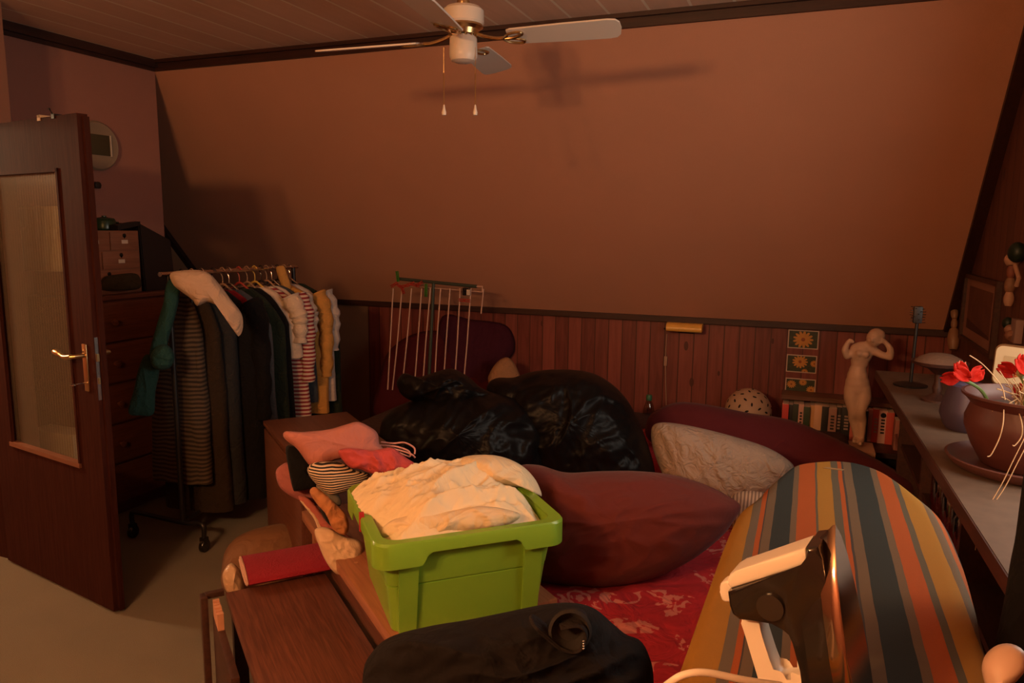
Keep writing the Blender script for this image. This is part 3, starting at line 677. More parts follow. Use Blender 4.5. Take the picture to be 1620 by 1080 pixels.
# ================================================================== BENCH, LOW CABINETS, TABLE (all turned about 50 degrees in the room)
BU = Vector((-0.771, 0.637, 0)); BV = Vector((0.637, 0.771, 0))     # along the bench / across it, away from the viewer
B0 = onZ(620, 1010, 0.58); B0.z = 0                                   # near end of the bench's front edge
def bp(u, v, z): return B0 + BU*u + BV*v + Zv*z
def bbox(b, u0, u1, v0, v1, z0, z1, bevel=0.0):
    box(b, bp((u0+u1)/2, (v0+v1)/2, (z0+z1)/2), (u1-u0, v1-v0, z1-z0), (BU, BV, Zv), bevel)
def bench_wood(name, dark, light, st=14.0, sc=1.6, rough=.42):
    """veneer whose grain follows the bench"""
    m, nt, bs = base_mat(name)
    tc = nd(nt, 'ShaderNodeTexCoord'); mp = nd(nt, 'ShaderNodeMapping'); ln(nt, tc, 'Object', mp, 'Vector')
    mp.vector_type = 'POINT'; mp.inputs['Rotation'].default_value = (0, 0, -math.atan2(BU.y, BU.x))
    mp2 = nd(nt, 'ShaderNodeMapping'); ln(nt, mp, 0, mp2, 'Vector'); mp2.inputs['Scale'].default_value = (1.0*sc, st*sc, st*sc)
    n1 = nd(nt, 'ShaderNodeTexNoise', i_Scale=3.0, i_Detail=7.0, i_Distortion=.7); ln(nt, mp2, 0, n1, 'Vector')
    rp = nd(nt, 'ShaderNodeValToRGB'); ln(nt, n1, 0, rp, 0); e = rp.color_ramp.elements
    e[0].position = .36; e[0].color = c4(dark); e[1].position = .66; e[1].color = c4(light)
    ln(nt, rp, 0, bs, 'Base Color'); bs.inputs['Roughness'].default_value = rough; bump(nt, bs, (n1, 0), .1, .003)
    return m
M['benchv'] = bench_wood('orange_brown_veneer', (.26,.10,.048), (.36,.145,.068))
M['tablev'] = bench_wood('walnut_veneer', (.085,.028,.017), (.165,.058,.034), 20, 2.2)
M['cabv'] = bench_wood('cabinet_veneer', (.095,.035,.020), (.14,.053,.031), 16)
cabu0, cabu1 = 0.95, 1.63
bench = thing('bench', bp(.4, .2, 0), 'long low orange-brown wooden bench under the folded clothes and the lime box', 'bench')
b = BM(); bbox(b, -.02, cabu0-.002, 0, .47, .545, .58, .003); obj('bench_top', b, M['benchv'], bench)
b = BM(); bbox(b, .0, .03, .03, .44, 0, .545); obj('side_panel', b, M['benchv'], bench, smooth=False)
b = BM(); bbox(b, cabu0-.05, cabu0-.02, .03, .44, 0, .545); obj('side_panel', b, M['benchv'], bench, smooth=False)
b = BM(); bbox(b, .03, cabu0-.05, .05, .07, .10, .545); obj('front_board', b, M['tablev'], bench, smooth=False)
cab = thing('low_cabinet', bp(1.3, .17, 0), 'brown veneered low cabinet at the far end of the bench, higher than it', 'cabinet')
b = BM(); bbox(b, cabu0, cabu1, .012, .36, .0, .73); obj('body', b, M['cabv'], cab, smooth=False)
b = BM(); bbox(b, cabu0, cabu1+.006, 0, .37, .73, .75, .002); obj('top', b, M['cabv'], cab)
b = BM(); bbox(b, cabu0+.01, cabu1-.01, 0.0, .012, .03, .72, .002); obj('door', b, M['cabv'], cab)
TZ = .43
c1 = onZ(357, 937, TZ); tu = (c1-B0).dot(BU); tv = (c1-B0).dot(BV)
c2 = onZ(383, 1080, TZ); tv2 = (c2-B0).dot(BV)
tab = thing('low_table', bp(tu-.4, tv+.15, 0), 'low walnut-veneered table in front of the bench, holding the rolled rug', 'table')
b = BM(); bbox(b, tu-.95, tu, tv, .024, TZ-.028, TZ, .003); obj('table_top', b, M['tablev'], tab)
for u in (tu-.05, tu-.9):
    for v in (tv+.03, .0):
        b = BM(); bbox(b, u-.02, u+.02, v-.02, v+.02, 0, TZ-.028); obj('leg', b, M['darkwood'], tab, smooth=False)
b = BM(); bbox(b, tu-.9, tu-.05, tv+.02, tv+.035, TZ-.10, TZ-.028); obj('apron', b, M['darkwood'], tab, smooth=False)
# splintered batten propped beside the table
fr = thing('broken_bed_slat_frame', bp(tu-.2, tv-.05, 0), 'dark narrow wooden frame with a splintered pale batten beside the low table', 'frame')
b = BM(); bbox(b, tu-.02, tu+.02, tv-.075, tv-.055, .0, TZ+.005, .002); obj('upright', b, M['darkwood'], fr)
b = BM(); bbox(b, tu-.0, tu+.02, tv-.06, tv-.004, TZ-.01, TZ+.008, .002); obj('cross_bar', b, M['darkwood'], fr)
b = BM(); bbox(b, tu-.42, tu-.04, tv-.046, tv-.024, .0, TZ-.045, .002); obj('lower_board', b, M['darkwood'], fr)
b = BM()
x0, x1 = tu-.15, tu-.045
for i in range(7):
    u = x0 + (x1-x0)*i/7; bbox(b, u, u+(x1-x0)/7*.97, tv-.044, tv-.026, TZ-.045, TZ+.008-.004*((i*5) % 3)); 
obj('splintered_batten', b, M['rawwood'], fr, smooth=False)
# sack and rug on the far end of the low table
D_ = lambda px, py, z: (onZ(px, py, z)-CAM).dot(F)
bm_ = inflate([(350,905),(357,870),(380,846),(420,832),(455,828),(490,838),(512,870),(520,905),(500,935),(440,950),(375,950),(352,930)], D_(430, 950, .12), .16, .16, folds(31,.016,7,7), rings=20)
tag(obj('sack', bm_, M['beige']), 'plump beige cloth sack on the floor between low table and low cabinet', 'sack')
bm_ = inflate([(352,908),(366,890),(381,905),(386,935),(376,945),(358,935)], D_(366, 945, .2)-.12, .04, .04, folds(32,.012,20,8), rings=10, nseg=50)
tag(obj('plastic_bag', bm_, plain('clear_crumpled_plastic', (.50,.33,.20), .3, var=.1, bmp=.6, bscale=40)), 'crumpled translucent plastic bag beside the rolled rug', 'bag')
rug = thing('rolled_rug', onZ(445, 920, TZ+.0), 'rolled raspberry red woven rug with a pale edge on the low table', 'rug')
RL = onZ(392, 928, TZ+.0); RR = onZ(512, 905, TZ+.0); rax = (RR-RL); rax.z = 0; L_ = rax.length; rax.normalize(); rsd = Vector((-rax.y, rax.x, 0))
spi = []
for i in range(52):
    a = i*.36; r = 0.010 + .00165*i; spi.append((r*math.cos(a)*1.35, r*math.sin(a)*.27))
zc = min(s[1] for s in spi)
spi = [(x, z-zc) for x, z in spi]; spi += [(spi[-1][0]-.0, spi[-1][1])]
b = BM(); th = .0055; ra_, rb_ = [], []
tmp = [Vector((s[0], s[1], 0)) for s in spi]
for i, s in enumerate(tmp):
    d = (tmp[min(i+1, len(tmp)-1)] - tmp[max(0, i-1)]); d = d.normalized() if d.length > 1e-6 else Vector((1,0,0)); n = Vector((-d.y, d.x, 0))*th/2
    for arr, q in ((ra_, s+n), (rb_, s-n)): arr.append(q)
loop = ra_ + rb_[::-1]
for t0 in (0,):
    A = [b.verts.new(RL + rsd*(q.x+.075) + Zv*(q.y+.004)) for q in loop]; Bv = [b.verts.new(RL + rax*(L_+.05) + rsd*(q.x+.075) + Zv*(q.y+.004)) for q in loop]
    n = len(loop)
    for i in range(n): b.faces.new((A[i], A[(i+1)%n], Bv[(i+1)%n], Bv[i]))
    h = len(ra_)
    for i in range(h-1):
        for Q in (A, Bv): b.faces.new((Q[i], Q[i+1], Q[n-2-i], Q[n-1-i]))
obj('rug_pile', b, cloth('raspberry_weave', (.28,.018,.034), .12, .3, 60), rug)
b = BM(); tube(b, [RL + rsd*(s[0]+.075) + Zv*(s[1]+.004) - rax*.004 for s in tmp], .0035, 6); obj('pale_edging', b, cloth('pale_edge', (.55,.33,.24), .1), rug)

# ================================================================== LIME BOX with laundry
K0 = onZ(622, 1003, .58); kq = onZ(855, 960, .58); KV = (kq-K0); KV.z = 0; BL = KV.length; KV.normalize(); KU = Vector((-KV.y, KV.x, 0))
BD = .36; BH = .255
crate = thing('storage_box', K0 + KV*BL/2 + KU*BD/2, 'lime green plastic storage box heaped with cream laundry on the bench', 'box')
def kp(x, y, z): return K0 + KV*x + KU*y + Zv*z
def rrect(x0, x1, y0, y1, r, n=5):
    o = []
    for cx, cy, a0 in ((x1-r, y1-r, 0), (x0+r, y1-r, PI/2), (x0+r, y0+r, PI), (x1-r, y0+r, 3*PI/2)):
        for i in range(n+1): a = a0 + PI/2*i/n; o.append((cx+r*math.cos(a), cy+r*math.sin(a)))
    return o
def loft(b, loops, close0=False, close1=False):
    R = [[b.verts.new(q) for q in l] for l in loops]; n = len(R[0])
    for a, c in zip(R, R[1:]):
        for k in range(n): b.faces.new((a[k], a[(k+1)%n], c[(k+1)%n], c[k]))
    if close0: b.faces.new(R[0][::-1])
    if close1: b.faces.new(R[-1])
fl = .028   # flare of the walls
def wall_loop(t, ins, z): 
    g = fl*t - ins; return [kp(x, y, z) for x, y in rrect(-g, BL+g, -g, BD+g, .03)]
b = BM()
loft(b, [wall_loop(0, .0, 0.002), wall_loop(.50, 0, BH*.50), wall_loop(.505, .0035, BH*.505), wall_loop(.51, .0035, BH*.515), wall_loop(.515, -.001, BH*.52), wall_loop(1, -.002, BH-.02), wall_loop(1, .004, BH-.004), wall_loop(.9, .006, BH-.03), wall_loop(0, .006, .008)], True, True)
for x in (.035, BL-.035):           # corner ribs
    for y, s in ((-.0, -1), (BD, 1)):
        hexa(b, [kp(x-.022, y, .004), kp(x+.022, y, .004), kp(x+.022, y+s*.008, .004), kp(x-.022, y+s*.008, .004), kp(x-.026, y+s*fl, BH-.03), kp(x+.026, y+s*fl, BH-.03), kp(x+.026, y+s*(fl+.010), BH-.03), kp(x-.026, y+s*(fl+.010), BH-.03)])
obj('box_wall', b, M['green_box'], crate)
# rim: flat flange with a skirt that drops lower at the corners
b = BM()
def rim_loop(g, zf): 
    pts = rrect(-fl-g, BL+fl+g, -fl-g, BD+fl+g, .045, 8)
    full = []
    for i, q in enumerate(pts):
        nx = pts[(i+1) % len(pts)]; d = math.hypot(nx[0]-q[0], nx[1]-q[1]); k = max(1, int(d/.012))
        for j in range(k): full.append((q[0]+(nx[0]-q[0])*j/k, q[1]+(nx[1]-q[1])*j/k))
    return full
def fixed(g, zf):
    o = []
    for i in range(400):
        pass
    return o
base = rim_loop(.024, 0)
def off(q, g):     # move a rim point in by g
    cx, cy = BL/2, BD/2; sx = (BL/2+fl+.024-g)/(BL/2+fl+.024); sy = (BD/2+fl+.024-g)/(BD/2+fl+.024)
    return (cx+(q[0]-cx)*sx, cy+(q[1]-cy)*sy)
def skirt(q):
    dx = min(abs(q[0]+fl+.024), abs(q[0]-(BL+fl+.024))); dy = min(abs(q[1]+fl+.024), abs(q[1]-(BD+fl+.024)))
    dd = max(dx, dy); t_ = min(1, max(0, (dd-.115)/.022)); t_ = t_*t_*(3-2*t_)
    return .062*(1-t_) + .030*t_
loft(b, [[kp(*off(q, .030), BH-.004) for q in base], [kp(*off(q, .030), BH) for q in base], [kp(*off(q, .004), BH+.002) for q in base], [kp(*q, BH-.004) for q in base],
         [kp(*q, BH-skirt(q)) for q in base], [kp(*off(q, .003), BH-skirt(q)) for q in base], [kp(*off(q, .003), BH-.006) for q in base], [kp(*off(q, .030), BH-.006) for q in base]])
obj('rim', b, M['green_box'], crate)
b = BM(); bx_ = kp(-fl-.02, BD*.42, BH); box(b, bx_ + Zv*-.012, (.012, .012, .05), (KV, KU, Zv)); obj('red_clip', b, plain('red_clip', (.45,.02,.03), .4), crate, smooth=False)
# laundry heap: crumpled cream jersey filling the box
def heap(x0, x1, y0, y1, hfun, z0, nx=130, ny=110, depth=.035):
    b = BM(); R = []
    for j in range(ny+1):
        row = []
        for i in range(nx+1):
            x = x0+(x1-x0)*i/nx; y = y0+(y1-y0)*j/ny; row.append(b.verts.new(kp(x, y, z0+hfun(x, y))))
        R.append(row)
    for j in range(ny):
        for i in range(nx): b.faces.new((R[j][i], R[j][i+1], R[j+1][i+1], R[j+1][i]))
    edge = [R[0][i] for i in range(nx)] + [R[j][nx] for j in range(ny)] + [R[ny][i] for i in range(nx, 0, -1)] + [R[j][0] for j in range(ny, 0, -1)]
    low = []
    for v in edge:
        c = v.co.copy(); c.z = K0.z + z0 - depth; low.append(b.verts.new(c.lerp(Vector((kp(BL/2, BD/2, 0).x, kp(BL/2, BD/2, 0).y, c.z)), .30)))
    n = len(edge)
    for k in range(n): b.faces.new((edge[k], low[k], low[(k+1)%n], edge[(k+1)%n]))
    b.faces.new(low)
    return b
f1 = folds(41, .046, 2.4, 5.6, 2.2, .55); f2 = folds(44, .022, 4.5, 12, 2.4, .15); f3 = folds(45, .007, 10, 26, 2.0, .75)
def h_main(x, y):
    u = x/BL; v = y/BD; ext = .02 + .16*min(1, max(0, (v-.25)*4))
    eu = min(1, max(0, min(u+ext, 1.06-u)*3.6)); ev = min(1, max(0, min(v+.05, 1.08-v)*3.4))
    eu = eu*(2-eu); ev = ev*(2-ev); e = eu*ev
    dome = .028 + .040*v*v + .018*math.sin(PI*min(1, max(0, u)))
    return -.03 + e*(dome + .03 + f1(x, y) + f2(x, y) + f3(x, y)*.8)
b = heap(-.047, BL+.014, -.012, BD+.030, h_main, BH-.005)
tag(obj('cream_shirt', b, M['cream'], smooth='all'), 'crumpled cream jersey shirt spread over the lime box', 'shirt', 'cream laundry in the lime box')
dk = (kp(BL*.65, BD*.9, BH+.06)-CAM).dot(F)
bm_ = inflate([(708,752),(716,734),(735,722),(770,719),(800,724),(828,738),(848,760),(857,785),(838,772),(800,770),(760,764),(730,764)], dk+.00, .10, .10, folds(46,.014,10,18,1.4,.9), rings=18, nseg=90)
tag(obj('cream_shirt', bm_, M['cream2'], smooth='all'), 'bunched cream shirt heaped at the back of the lime box, hanging over its rim', 'shirt', 'cream laundry in the lime box')
dk2 = (kp(BL*.30, .07, BH+.03)-CAM).dot(F)
bm_ = inflate([(600,848),(612,828),(640,815),(680,812),(720,806),(760,800),(800,805),(824,815),(800,832),(750,842),(700,850),(640,857)], dk2-.0, .05, .07, folds(48,.016,14,20,1.6,.2), rings=18, nseg=100)
tag(obj('cream_shirt', bm_, M['cream2'], smooth='all'), 'tangled cream cloth along the front inside edge of the lime box', 'shirt', 'cream laundry in the lime box')

# ================================================================== FOLDED CLOTHES on the bench behind the box
G = 'folded clothes stacked on the bench'
def pile(name, outl, dep, col, label, cat, front=.05, back=.08, seed=50, amp=.010, fx=9, fy=14, mat=None, ang=0.0, power=.28, face=None):
    o = obj(name, inflate(outl, dep, front, back, folds(seed, amp, fx, fy, 1.0, ang), rings=16, nseg=90, power=power, face=face), mat or cloth('cloth_'+name+str(seed), tuple(c*(.9 if min(col) > .29 else .64) for c in col), .05, .3, 12), smooth='all')
    return tag(o, label, cat, G)
dp0 = (bp(.62, .12, .62)-CAM).dot(F)
pile('folded_trousers', [(452,712),(456,704),(466,706),(476,712),(488,726),(499,738),(496,744),(488,750),(492,762),(503,769),(490,773),(468,777),(463,772),(457,745)], dp0-.055, (.006,.006,.007), 'black folded garment under the pale pink top', 'trousers', .03, .14, 51, .004)
pile('folded_jumper', [(436,748),(444,736),(458,733),(480,760),(520,790),(500,800),(470,790),(444,772)], dp0+.02, (.50,.17,.16), 'rose pink folded garment low at the far edge of the pile', 'jumper', .04, .10, 52, .006)
pile('folded_camisole', [(448,690),(452,682),(480,683),(520,679),(545,672),(566,667),(585,675),(597,685),(600,702),(606,714),(560,724),(530,728),(505,738),(490,736),(470,710),(455,698)], dp0-.05, (.66,.25,.20), 'pale pink folded top on the summit of the pile', 'top', .05, .14, 53, .005, 7, 7)
b = BM()
for pts in ([(603,699),(622,701),(640,700),(655,708),(656,718)], [(612,708),(632,712),(650,718),(657,724)], [(600,704),(626,706),(646,713),(648,722),(632,716)]):
    tube(b, spline([at(x, y, dp0+.05) for x, y in pts], 6, False), .003, 6)
tag(obj('shoulder_straps', b, cloth('pink_strap', (.62,.30,.26), .05)), 'thin pale pink straps trailing from the folded top towards the black bag', 'straps', G)
pile('folded_blouse', [(535,716),(545,709),(565,709),(590,712),(620,708),(640,722),(665,738),(670,745),(620,750),(592,750),(570,742),(552,738)], dp0-.12, (.72,.115,.115), 'coral pink folded blouse with a rumpled collar, next to the cream laundry', 'blouse', .05, .10, 54, .016, 14, 14)
pile('striped_jersey', [(486,742),(496,732),(520,729),(540,731),(560,742),(585,750),(575,765),(540,780),(522,783),(505,770),(492,756)], dp0-.10, (.5,.4,.3), 'black and white striped top folded beneath the coral blouse', 'top', .06, .08, 55, .006, mat=stripes('black_white_stripe', ((.66,.50,.34), (.010,.008,.008)), 'Z', 135, .035))
pile('folded_shirt', [(500,768),(512,762),(530,776),(540,790),(538,800),(525,798),(508,785)], dp0-.10, (.22,.18,.13), 'grey-green garment squeezed under the striped top', 'shirt', .03, .06, 56, .005)
pile('folded_shirt', [(490,778),(497,770),(512,778),(530,795),(548,815),(552,835),(545,846),(528,838),(515,815),(500,795)], dp0-.12, (.72,.30,.12), 'apricot orange garment bulging from the side of the pile', 'shirt', .035, .08, 57, .012, 20, 20)
pile('folded_vest', [(500,786),(510,792),(522,810),(532,828),(524,832),(510,815)], dp0-.12, (.02,.015,.015), 'thin black garment between the apricot and rose ones', 'vest', .03, .06, 58, .004)
pile('folded_shirt', [(472,788),(484,785),(505,805),(530,835),(556,850),(560,862),(535,862),(515,845),(495,818)], dp0-.05, (.55,.16,.13), 'rose red garment in the middle of the pile, under the apricot one', 'shirt', .035, .08, 59, .006)
pile('folded_shirt', [(474,790),(488,795),(500,812),(512,834),(514,846),(506,842),(496,820),(484,804)], dp0-.06, (.62,.44,.30), 'pale cream strip of cloth hanging at the edge of the pile', 'shirt', .025, .06, 60, .006)
pile('folded_towel', [(498,838),(518,834),(545,848),(572,858),(570,890),(552,904),(533,908),(517,890),(505,864)], dp0-.10, (.70,.50,.33), 'off-white rolled cloth low in the pile beside the lime box', 'towel', .05, .08, 61, .010, 16, 24)
pile('folded_towel', [(548,898),(560,888),(570,890),(570,914),(562,915),(550,908)], dp0-.16, (.70,.38,.22), 'small peach roll of cloth at the bottom of the pile', 'towel', .03, .06, 62, .006, 20, 20)

# ================================================================== BED
bed = [(-.60,1.22),(.27,2.02),(.27,4.50),(-2.55,4.50),(-2.55,3.05),(-1.72,2.72)]
q1 = bp(.02, .48, 0); q2 = bp(1.0, .48, 0)
q1 = bp(-.28, .48, 0)
bed = [(q1.x+.02, q1.y-.0), (.27,1.5), (.27,4.50), (-2.4,4.50), (-2.4,3.34), (q2.x+.02, q2.y+.02)]
M['sheet'] = None
mm, nt, bs = base_mat('red_flowered_sheet')
tc = nd(nt, 'ShaderNodeTexCoord'); n0 = nd(nt, 'ShaderNodeTexNoise', i_Scale=4.2, i_Detail=4.0, i_Distortion=1.6); ln(nt, tc, 'Object', n0, 'Vector')
n1 = nd(nt, 'ShaderNodeTexNoise', i_Scale=13.0, i_Detail=4.0, i_Distortion=2.5); ln(nt, tc, 'Object', n1, 'Vector')
k = math_n(nt, 'MULTIPLY', math_n(nt, 'GREATER_THAN', (n0, 0), .56), math_n(nt, 'GREATER_THAN', (n1, 0), .50))
col = mix_rgb(nt, math_n(nt, 'MULTIPLY', k, .75), (.36,.010,.020), (.55,.20,.16)); link_to(nt, col, bs, 'Base Color'); bs.inputs['Roughness'].default_value = .85
n2 = nd(nt, 'ShaderNodeTexNoise', i_Scale=7.0, i_Detail=3.0, i_Distortion=1.5); ln(nt, tc, 'Object', n2, 'Vector'); bump(nt, bs, (n2, 0), .5, .05)
M['sheet'] = mm
def poly_prism(b, pts, z0, z1, bevel=0):
    t = bmesh.new(); lo = [t.verts.new((x, y, z0)) for x, y in pts]; hi = [t.verts.new((x, y, z1)) for x, y in pts]
    t.faces.new(lo[::-1]); t.faces.new(hi); n = len(pts)
    for i in range(n): t.faces.new((lo[i], lo[(i+1)%n], hi[(i+1)%n], hi[i]))
    if bevel: bmesh.ops.bevel(t, geom=t.edges[:], offset=bevel, segments=4, affect='EDGES', profile=.5)
    merge(b, t)
bedo = thing('bed', (-.9, 3.2, 0), 'wide low bed under a red sheet with pale flowers, heaped with cushions and bags', 'bed')
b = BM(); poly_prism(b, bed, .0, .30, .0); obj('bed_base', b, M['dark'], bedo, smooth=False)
b = BM(); poly_prism(b, bed, .30, .47, .05); obj('mattress', b, cloth('brown_mattress', (.06,.028,.022), .05), bedo)
# sheet: gently creased cover over the near part of the mattress
b = BM(); sx0, sx1, sy0, sy1 = -1.55, .30, 1.3, 4.0; fz = folds(71, .020, 3, 5, 1.0, .7); N_ = 90
def inside(x, y):
    c = False; j = len(bed)-1
    for i in range(len(bed)):
        if (bed[i][1] > y) != (bed[j][1] > y) and x < (bed[j][0]-bed[i][0])*(y-bed[i][1])/(bed[j][1]-bed[i][1]) + bed[i][0]: c = not c
        j = i
    return c
vs = {}
for j in range(N_+1):
    for i in range(N_+1):
        x = sx0+(sx1-sx0)*i/N_; y = sy0+(sy1-sy0)*j/N_
        if inside(x, y): vs[(i, j)] = b.verts.new((x, y, .487+fz(x, y)))
for (i, j) in list(vs):
    q = [vs.get((i, j)), vs.get((i+1, j)), vs.get((i+1, j+1)), vs.get((i, j+1))]
    if all(q): b.faces.new(q)
sh = obj('sheet', b, M['sheet'], bedo, smooth='all', mods=[('SOLIDIFY', dict(thickness=.012, offset=-1))])

# cushions and blankets on the bed
cu = [(815,740),(850,735),(895,747),(950,745),(1010,745),(1070,752),(1120,768),(1158,788),(1172,802),(1160,825),(1140,850),(1095,885),(1040,912),(985,926),(930,931),(880,926),(845,918),(800,900),(780,840),(790,780)]
bm_ = inflate(cu, 2.38, .20, .20, folds(81, .020, 3.0, 8.0, .8, .35), rings=30, nseg=150, power=.55)
tag(obj('cushion', bm_, M['red_cushion'], smooth='all'), 'huge brick red velvet cushion lying on the red flowered sheet', 'cushion')
bm_ = inflate([(1030,690),(1034,672),(1055,668),(1100,675),(1160,690),(1215,708),(1250,730),(1256,745),(1240,768),(1200,790),(1150,795),(1090,785),(1055,760),(1036,720)], 3.15, .14, .16, folds(83, .016, 16, 5, .8, .5), rings=24, nseg=130)
tag(obj('pillow', bm_, M['white_pillow'], smooth='all'), 'white quilted pillow between the black bag and the ironing board', 'pillow')
bm_ = inflate([(1022,690),(1026,660),(1045,645),(1075,636),(1120,640),(1180,652),(1250,664),(1315,690),(1380,722),(1430,752),(1450,770),(1440,800),(1380,810),(1250,790),(1120,740),(1050,710)], 3.62, .16, .20, folds(84, .014, 3, 4), rings=24, nseg=120)
tag(obj('blanket', bm_, M['purple'], smooth='all'), 'long plum coloured bolster blanket behind the white pillow', 'blanket')
bm_ = inflate([(1148,800),(1160,782),(1185,776),(1215,782),(1230,800),(1200,830),(1165,840)], 2.75, .06, .10, folds(85, .004, 8, 8), rings=12, nseg=60)
tag(obj('small_pillow', bm_, stripes('ticking', ((.46,.35,.27), (.20,.14,.11)), 'X', 80, .02), smooth='all'), 'striped grey pillow tip between red cushion and ironing board', 'pillow')
bm_ = inflate([(700,500),(745,505),(795,512),(812,530),(814,555),(800,572),(780,585),(770,620),(720,640),(680,620),(690,560)], (onY(750,560,4.80)-CAM).dot(F), .09, .09, folds(86, .016, 5, 6), rings=18, nseg=90)
tag(obj('cushion', bm_, M['plum'], smooth='all'), 'violet plum cushion leaning on the panelling behind the drying rack', 'cushion')
bm_ = inflate([(612,560),(650,530),(700,525),(760,560),(800,590),(815,620),(790,660),(700,680),(615,680),(590,650),(598,610)], (onY(700,620,4.66)-CAM).dot(F), .10, .12, folds(87, .016, 5, 6), rings=18, nseg=90)
tag(obj('blanket', bm_, M['wine'], smooth='all'), 'wine red blanket heap behind the bag with the knotted top', 'blanket')
bm_ = inflate([(772,598),(784,575),(800,565),(812,572),(822,592),(826,612),(800,620),(780,615)], (onY(800,595,4.55)-CAM).dot(F), .06, .08, folds(88, .008, 8, 8), rings=12, nseg=60)
tag(obj('small_pillow', bm_, cloth('ochre_cotton', (.34,.18,.09), .06), smooth='all'), 'ochre pillow corner poking up between the two black bags', 'pillow')

# black bin bags
GB = 'stuffed black bin bags on the bed'
def bagfold(seed, amp):
    f = folds(seed, amp, 3.5, 5, 1.4, .4); g = folds(seed+5, amp*.5, 14, 9, 1.5, -.5)
    return lambda x, y: f(x, y) + g(x, y)
bag1 = thing('bin_bag', onZ(730, 740, .49), 'black plastic bin bag with a knotted top, behind the folded clothes', 'bag', GB)
bm_ = inflate([(600,690),(605,665),(625,645),(660,632),(700,622),(750,618),(800,625),(840,645),(862,680),(864,720),(850,760),(780,775),(700,775),(620,755),(602,725)], 3.15, .26, .22, bagfold(91, .036), rings=32, nseg=150); obj('bag_body', bm_, M['garbage'], bag1, smooth='all')
bm_ = inflate([(628,602),(640,590),(662,596),(690,588),(715,583),(740,595),(760,612),(790,628),(770,640),(720,645),(670,640),(640,628),(630,615)], 3.12, .12, .12, bagfold(93, .045), rings=20, nseg=110); obj('knotted_top', bm_, M['garbage'], bag1, smooth='all')
bag2 = inflate([(770,612),(785,598),(812,597),(840,588),(880,584),(930,588),(965,605),(992,632),(1010,665),(1024,700),(1036,745),(1030,775),(960,785),(880,785),(830,760),(800,700),(775,650)], 3.28, .26, .24, bagfold(96, .034), rings=34, nseg=160)
tag(obj('bin_bag', bag2, M['garbage'], smooth='all'), 'larger rounded black plastic bin bag, against the white pillow', 'bag', GB)
# bottle
bq = onY(1027, 628, 4.45); bt = thing('water_bottle', (bq.x, bq.y, .36), 'clear bottle with green cap standing by the panelled wall', 'bottle')
b = BM(); lathe(b, [(0,0),(.032,0),(.034,.02),(.034,.13),(.028,.16),(.013,.20),(.013,bq.z-.36-.012),(0,bq.z-.36-.012)], (bq.x, bq.y, .36), 24); obj('bottle_body', b, M['glassjar'], bt)
b = BM(); lathe(b, [(0,-.02),(.018,-.02),(.018,.010),(.016,.014),(0,.014)], bq, 20); obj('cap', b, plain('green_cap', (.03,.14,.07), .4), bt)

# ================================================================== DRYING RACK
DY = 4.30
dr = thing('drying_rack', tuple(onY(680, 585, DY).xy) + (.47,), 'green-grey upright drying rack with white coated lines before the knee wall', 'drying rack')
ta, tb = onY(632, 441, DY), onY(754, 453, DY)
b = BM(); tube(b, [ta, tb], .011, 10); obj('top_bar', b, M['rackgreen'], dr)
b = BM(); tube(b, [tb, onY(763, 453, DY), onY(763, 462, DY)], .004, 8); obj('end_hook', b, M['wire'], dr)
b = BM(); tube(b, [onY(686, 448, DY), onY(679, 590, DY), onY(673, 690, DY)], .011, 10); obj('pole', b, M['rackgreen'], dr)
tops = [622, 636, 651, 667, 681, 697, 712, 728, 745]; bots = [(612,640),(620,625),(638,592),(657,592),(670,595),(689,585),(703,585),(720,588),(734,594)]
for i, (x, (xb, yb)) in enumerate(zip(tops, bots)):
    p0 = onY(x, 456, DY-.02); p1 = onY(xb, yb, DY-.02); p2 = p0 + (p1-p0)*1.35
    if p2.z < .50: p2 = p0 + (p1-p0)*((p0.z-.50)/(p0.z-p1.z))
    b = BM(); tube(b, [p0, p0.lerp(p2, .5) + Vector((.004*math.sin(i), 0, 0)), p2], .0045, 6); obj('line', b, M['wire'], dr)
b = BM(); tube(b, [onY(765, 457, DY), onY(761, 496, DY)], .004, 6); obj('line', b, M['wire'], dr)
b = BM(); tube(b, [onY(620, 450, DY), onY(765, 462, DY)], .003, 6); obj('line_holder', b, M['wire'], dr)
def peg(px, py, ang, mat, label, L=.075):
    p = onY(px, py, DY-.03); a = Vector((math.cos(ang), 0, math.sin(ang))); c = Vector((-a.z, 0, a.x)); b = BM()
    for s in (-1, 1): box(b, p + c*s*.006, (L, .007, .009), (a, c, Vector((0,1,0))), .0015)
    cyl(b, p - Vector((0,.008,0)), p + Vector((0,.008,0)), .004, 8)
    tag(obj('clothes_peg', b, mat), label, 'clothes peg', 'clothes pegs on the drying rack')
peg(629, 437, 1.7, M['peg_green'], 'green peg upright on the very end of the top bar', .07)
peg(674, 459, 1.55, M['peg_green'], 'green peg hanging straight down beside the pole', .085)
for i, (x, y, a) in enumerate(((624,450,.5),(632,452,-.5),(641,452,.2),(637,458,1.9),(650,449,.3),(658,451,-.2),(663,449,.5))):
    peg(x, y, a, M['peg_red'], 'red peg clipped in the bunch at the green-pegged end of the bar', .06)
peg(735, 475, -.05, M['peg_red'], 'single red peg under the dark and white clip', .08)
b = BM(); p = onY(738, 461, DY-.03); box(b, p, (.05, .02, .05), None, .004)
ck_ = thing('hanging_clip', p, 'dark and white plastic clip hanging on the drying rack bar', 'clip'); obj('clip_body', b, M['black_plastic'], ck_)
b = BM(); box(b, p + Vector((.018, -.012, -.004)), (.024, .006, .036), None, .002); obj('clip_face', b, M['paper'], ck_)

